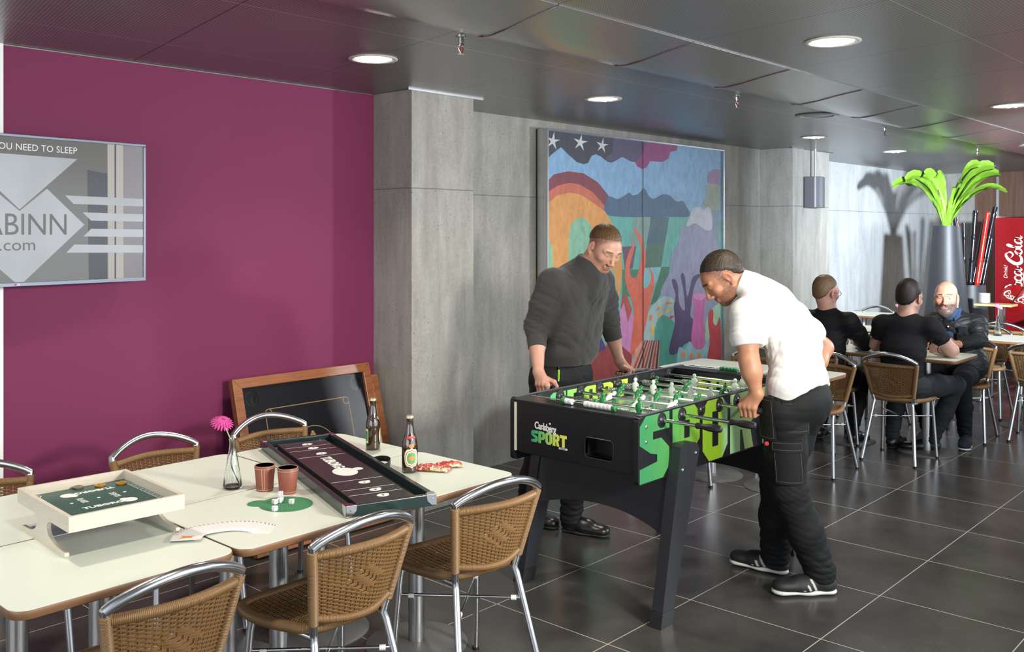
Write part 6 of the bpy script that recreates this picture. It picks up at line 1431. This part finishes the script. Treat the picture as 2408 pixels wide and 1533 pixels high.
tg = onleg(hipL*.62+knL*.38, va-.72, .118); MB().lathe([(0, .002), (.009, .0015), (.010, 0)], 20, Matrix.Translation(Vector(tg)-Vector(p2.location)) @ Vector((math.cos(va), math.sin(va), 0)).to_track_quat('Z', 'Y').to_matrix().to_4x4()).build('round_badge', mat('red_badge', (.42, .02, .04), .5), p2)
n = NT('black_mesh_shoe'); n.set(col=n.new('ShaderNodeVertexColor', layer_name='Col').outputs[0], rough=.6); n.bump(n.noise(n.co(), 700, 2), .3, .001); SHU = n.m; SHW = mat('white_foam_sole', (.66, .65, .62), .55)
shoe(p2, (4.205, 1.822), (3.975, 2.06), .305, SHU, SHW, stripes=True, sole_h=.030); shoe(p2, (4.262, 2.085), (4.235, 2.40), .305, SHU, SHW, stripes=True, sole_h=.030, lift=.002)
# ---------------------------------------------------------------- three men seated at the far table
def sitter(name_label, loc, H, f, hs, nb, sh, el, wr, hand, hips, knees, ankles, feet, skin, haircol, topmat, topname, trmat, sleeve, fat=1.0, beard=None, stub=.3, chest=(.105, 1.45), hairmat=None, hairkw=None, hairline=None, shoe_m=None, sole_m=None, tuck=True, hem=None, vox=.0052, tr_r=(.088, .066, .052), seed=0, disp_base=.001):
    p = thing('person', name_label, 'person', loc); H = V3(H); M = rot3(f, (0, 0, 1)); nb = V3(nb); sh = [V3(x) for x in sh]; el = [V3(x) for x in el]; wr = [V3(x) for x in wr]
    fd = unit((knees[0][0]-hips[0][0], 0, 0)); pel = (V3(hips[0])+V3(hips[1]))/2
    B = Body(); T = head(B, H, M, hs, beardv=1.0 if beard is not None else 0, fat=fat)
    B.chain([H+M@V3((0, -.03, -.04)), nb, nb+V3((0, 0, -.08))], [.056, .062, .085], .03); B.chain([nb+V3((0, 0, -.1)), pel+V3((0, 0, .1))], [.10, .11], .05)
    for i in (0, 1):
        B.chain([nb+V3((0, 0, -.08)), sh[i], el[i]], [.07, .056, .042], .035); B.chain([el[i], el[i]*.6+wr[i]*.4, wr[i]], [.042, .042, .028], .03)
        h = V3(hand[i]); d = h-wr[i]; relaxed(B, wr[i], d, (0, 0, -1), (0, 0, 1), s=.92, curl=.5)
    make('body', B.mesh(.0040), SK, p, col=head_colour(H, M, hs, skin, haircol, stub=stub, beard=beard, hairline=hairline), smooth_it=1)
    eyes(p, T, M, hs, M@V3((0, 1, -.12)))
    if hairmat: hair(p, H, M, hs, hairmat, vox=.004, **hairkw)
    B = Body(); r, sx = chest; mid = nb*.45+pel*.55+V3((0, 0, .03))-V3(fd)*.02
    B.chain([nb+V3((0, 0, -.005)), nb+V3((0, 0, -.05))], [.064, .085], .02); B.cone(sh[0], sh[1], .070, .070, .05); B.cone(nb+V3((0, 0, -.11)), mid, r, r*1.0, .06, lat=(0, 1, 0), sx=sx, sy=1); B.cone(mid, pel+V3((0, 0, .05)), r, r*1.12, .05, lat=(0, 1, 0), sx=sx*.93, sy=1)
    for i in (0, 1):
        if sleeve == 'short':
            c_ = sh[i]*.42+el[i]*.58; B.chain([sh[i], c_], [.066, .062], .03); B.plane(c_, el[i]-sh[i], .003, .075)
        else:
            B.chain([sh[i], sh[i]*.5+el[i]*.5, el[i]], [.068*fat, .063*fat, .058*fat], .03); c_ = el[i]*.12+wr[i]*.88; B.cone(el[i], c_, .058*fat, .042, .02); B.plane(c_, wr[i]-el[i], .003, .06)
    if hem: hem(B)
    B.plane(nb+V3(fd)*.012+V3((0, 0, .030)), H-nb, .004, .085)
    FL = []
    for i in (0, 1): FL += [limb_fold(sh[i], el[i], .06, .008, .12), (el[i], .08, el[i]-sh[i], .036, .009), (sh[i]+V3((0, 0, -.12)), .10, (.2, .6, 1), .06, .012)]
    FL.append((pel+V3((0, 0, .12)), .16, (0, .4, 1), .06, .012))
    make(topname, B.mesh(vox), topmat, p, disp=folds(FL, disp_base, seed), smooth_it=2)
    rh, rk, ra = tr_r
    trousers(p, 'trousers', hips, knees, ankles, pel+V3((0, 0, .06)), trmat, rh=rh, rk=rk, ra=ra, vox=.0055, seed=seed+3)
    for (a, b) in feet: shoe(p, a, b, .285, shoe_m or SHB, sole_m or SHS, hi=.085)
    return p, T, M
BT = cloth('black_tee', (.0060, .0060, .0085), (.0105, .0105, .0145), 600, .85, .3); BS = cloth('black_shirt', (.0050, .0050, .0070), (.0090, .0090, .0120), 600, .7, .35); DJ = cloth('washed_black_denim', (.012, .013, .017), (.036, .037, .042), 700, .8, .3, big=9)
DKH = hair_mat('very_dark_hair', (.006, .004, .004), (.030, .019, .015), .55); FAIR = hair_mat('fair_hair', (.095, .052, .024), (.24, .145, .075), .5)
p3, T3, M3 = sitter('seated man seen from behind in a black short-sleeved t-shirt with straight dark hair', (7.03, 2.56, 0), (7.085, 2.530, 1.165), (.97, -.12, -.18), 1.03, (7.060, 2.540, 1.045), [(7.055, 2.365, .965), (7.055, 2.715, .965)], [(7.190, 2.265, .795), (7.125, 2.790, .800)], [(7.335, 2.400, .782), (7.340, 2.700, .782)], [(7.42, 2.49, .78), (7.43, 2.62, .78)],
    [(7.02, 2.47, .535), (7.02, 2.65, .535)], [(7.43, 2.315, .515), (7.42, 2.72, .515)], [(7.385, 2.465, .10), (7.330, 2.745, .10)], [((7.43, 2.42), (7.30, 2.68)), ((7.27, 2.745), (7.56, 2.745))], (.56, .33, .26), (.02, .014, .012), BT, 't_shirt', DJ, 'short', hairmat=DKH, hairkw=dict(nape=.012, top=.015, front=.040, sidecut=-.025, back=-.088, seed=11, rough=.0012), seed=5)
p4, T4, M4 = sitter('seated man seen from behind in black long-sleeved shirt, short fair hair and glasses', (7.02, 3.14, 0), (7.060, 3.150, 1.178), (.93, -.34, -.10), 1.0, (7.045, 3.130, 1.045), [(7.03, 2.955, .970), (7.03, 3.300, .970)], [(7.185, 2.895, .800), (7.165, 3.385, .800)], [(7.40, 3.04, .785), (7.40, 3.25, .785)], [(7.48, 3.10, .78), (7.48, 3.19, .78)],
    [(7.02, 3.06, .535), (7.02, 3.23, .535)], [(7.44, 3.02, .515), (7.44, 3.30, .515)], [(7.255, 3.03, .10), (7.28, 3.30, .10)], [((7.20, 3.03), (7.48, 3.0)), ((7.22, 3.30), (7.5, 3.32))], (.60, .33, .25), (.12, .07, .035), BS, 'shirt', BS, 'long', hairmat=FAIR, hairkw=dict(nape=.004, top=.016, front=.055, sidecut=-.004, back=-.078, seed=21, rough=.0025), seed=8)
m = MB(); t = lambda a: Vector(T4(a))-Vector(p4.location)
for x in (-1, 1):
    m.tube([t((x*.0325+.022*math.cos(u), .104, .004+.018*math.sin(u))) for u in [2*PI*i/20 for i in range(20)]], .0018, 6, closed=True); m.tube([t((x*.054, .103, .008)), t((x*.074, .09, .008)), t((x*.079, .0, .006)), t((x*.078, -.02, -.006))], .0016, 6)
m.tube([t((-.0105, .105, .006)), t((.0105, .105, .006))], .0016, 6); m.build('glasses', BLACK, p4, smooth=60)
QJ = NT('black_quilted_nylon'); g = QJ.co(); mp = QJ.map(g, (1, 1, 1), (0, 0, 0)); X, Yy, Z = sep(QJ, mp)
a_ = QJ.math('ABSOLUTE', QJ.math('SUBTRACT', QJ.math('FRACT', QJ.math('MULTIPLY', QJ.math('ADD', QJ.math('ADD', Yy, X), Z), 17)), .5)); b_ = QJ.math('ABSOLUTE', QJ.math('SUBTRACT', QJ.math('FRACT', QJ.math('MULTIPLY', QJ.math('SUBTRACT', QJ.math('ADD', Yy, X), Z), 17)), .5))
q_ = QJ.math('MINIMUM', QJ.math('SQRT', QJ.math('SUBTRACT', .5, a_)), QJ.math('SQRT', QJ.math('SUBTRACT', .5, b_))); hq = QJ.math('ADD', q_, QJ.math('MULTIPLY', QJ.noise(g, 25, 4), .5))
QJ.set(col=(.0085, .0085, .0085), rough=.55, spec=.3); QJ.bump(hq, .6, .008); QJ = QJ.m
p5, T5, M5 = sitter('seated bald man with full grey beard in black quilted jacket and denim shirt', (8.0, 2.50, 0), (7.950, 2.550, 1.122), (-.975, -.215, -.03), 1.08, (8.035, 2.520, .985), [(8.045, 2.680, .915), (8.045, 2.345, .915)], [(7.955, 2.745, .800), (7.945, 2.305, .805)], [(7.665, 2.660, .785), (7.665, 2.385, .785)], [(7.56, 2.56, .78), (7.56, 2.46, .78)],
    [(8.02, 2.58, .535), (8.02, 2.40, .535)], [(7.62, 2.66, .520), (7.64, 2.335, .520)], [(7.76, 2.63, .10), (7.775, 2.355, .10)], [((7.83, 2.63), (7.56, 2.63)), ((7.845, 2.365), (7.595, 2.305))], (.50, .255, .165), (.03, .024, .02), QJ, 'quilted_jacket', BT, 'long', fat=1.10, beard=(.060, .054, .050), stub=1.0, chest=(.130, 1.40), seed=13, disp_base=.0025,
    hem=lambda B: (B.cone((8.06, 2.42, .60), (8.06, 2.60, .60), .150, .150, .05), B.plane((8.0, 2.5, .46), (0, 0, -1), .005, .3)), shoe_m=cloth('navy_trainer', (.012, .016, .026), (.02, .026, .04), 900, .8, .2), sole_m=SHW)
DEN = cloth('blue_denim_shirt', (.016, .032, .070), (.028, .052, .105), 900, .8, .2)
m = MB(); o5 = Vector(p5.location); F5 = V3((-1, -.05, 0)); c5 = V3((8.035, 2.520, .985))
B = Body(); B.cone(c5+F5*.030+V3((0, 0, .028)), c5+F5*.045+V3((0, 0, -.01)), .068, .072, .01); B.cone(c5+F5*.075+V3((0, 0, -.03)), c5+F5*.120+V3((0, 0, -.16)), .040, .036, .02, lat=(0, 1, 0), sx=1.15, sy=.6)
B.plane(c5+F5*.02+V3((0, 0, .060)), (-.2, 0, 1), .004, .12); den = make('denim_shirt', B.mesh(.004), DEN, p5, disp=folds([], .001, 2), smooth_it=1)
for s_ in (-1, 1):
    P = [Vector(c5+V3(q))-o5 for q in ((-.085, s_*.012, .012), (-.060, s_*.066, .040), (-.085, s_*.085, -.004), (-.128, s_*.052, -.040))]
    m = MB(); m.add(P+[p+Vector((-.006, 0, .004)) for p in P], [(0, 1, 2, 3), (7, 6, 5, 4), (0, 1, 5, 4), (1, 2, 6, 5), (2, 3, 7, 6), (3, 0, 4, 7)]); m.build('collar', DEN, den, bevel=.002)
MB().lathe([(.006, 0), (.006, .002), (0, .003)], 14, Matrix.Translation(Vector(c5+F5*.148+V3((0, 0, -.085)))-o5) @ Vector((-1, 0, .2)).to_track_quat('Z', 'Y').to_matrix().to_4x4()).build('button', PRINTW, den)
ph = thing('smartphone', 'dark smartphone sticking out of the bearded man\'s jacket chest pocket', 'phone', (7.895, 2.405, .845)); ph.rotation_euler = (0, R(-12), R(4))
MB().box((0, 0, 0), (.008, .068, .130)).build('phone_case', mat('phone_dark', (.03, .03, .035), .3, .3), ph, bevel=.004, seg=3)
MB().lathe([(.004, 0), (.004, .001), (0, .001)], 14, Matrix.Translation((-.004, .022, .052)) @ Matrix.Rotation(-PI/2, 4, 'Y')).build('camera_lens', CHROME, ph)
MB().box((.004, .0, .018), (.020, .092, .10)).build('jacket_pocket', QJ, p5, bevel=.006); pk = bpy.data.objects['jacket_pocket']; pk.location = Vector((7.893, 2.405, .790))-o5; pk.rotation_euler = (0, R(-12), R(4))
MB().lathe([(.036, -.006), (.039, 0), (.036, .006), (.034, 0)], 24, Matrix.Translation(Vector((7.300, 2.365, .785))-Vector(p3.location)) @ Vector((.8, .6, 0)).to_track_quat('Z', 'Y').to_matrix().to_4x4()).build('wristband', BLACK, p3, smooth=50)
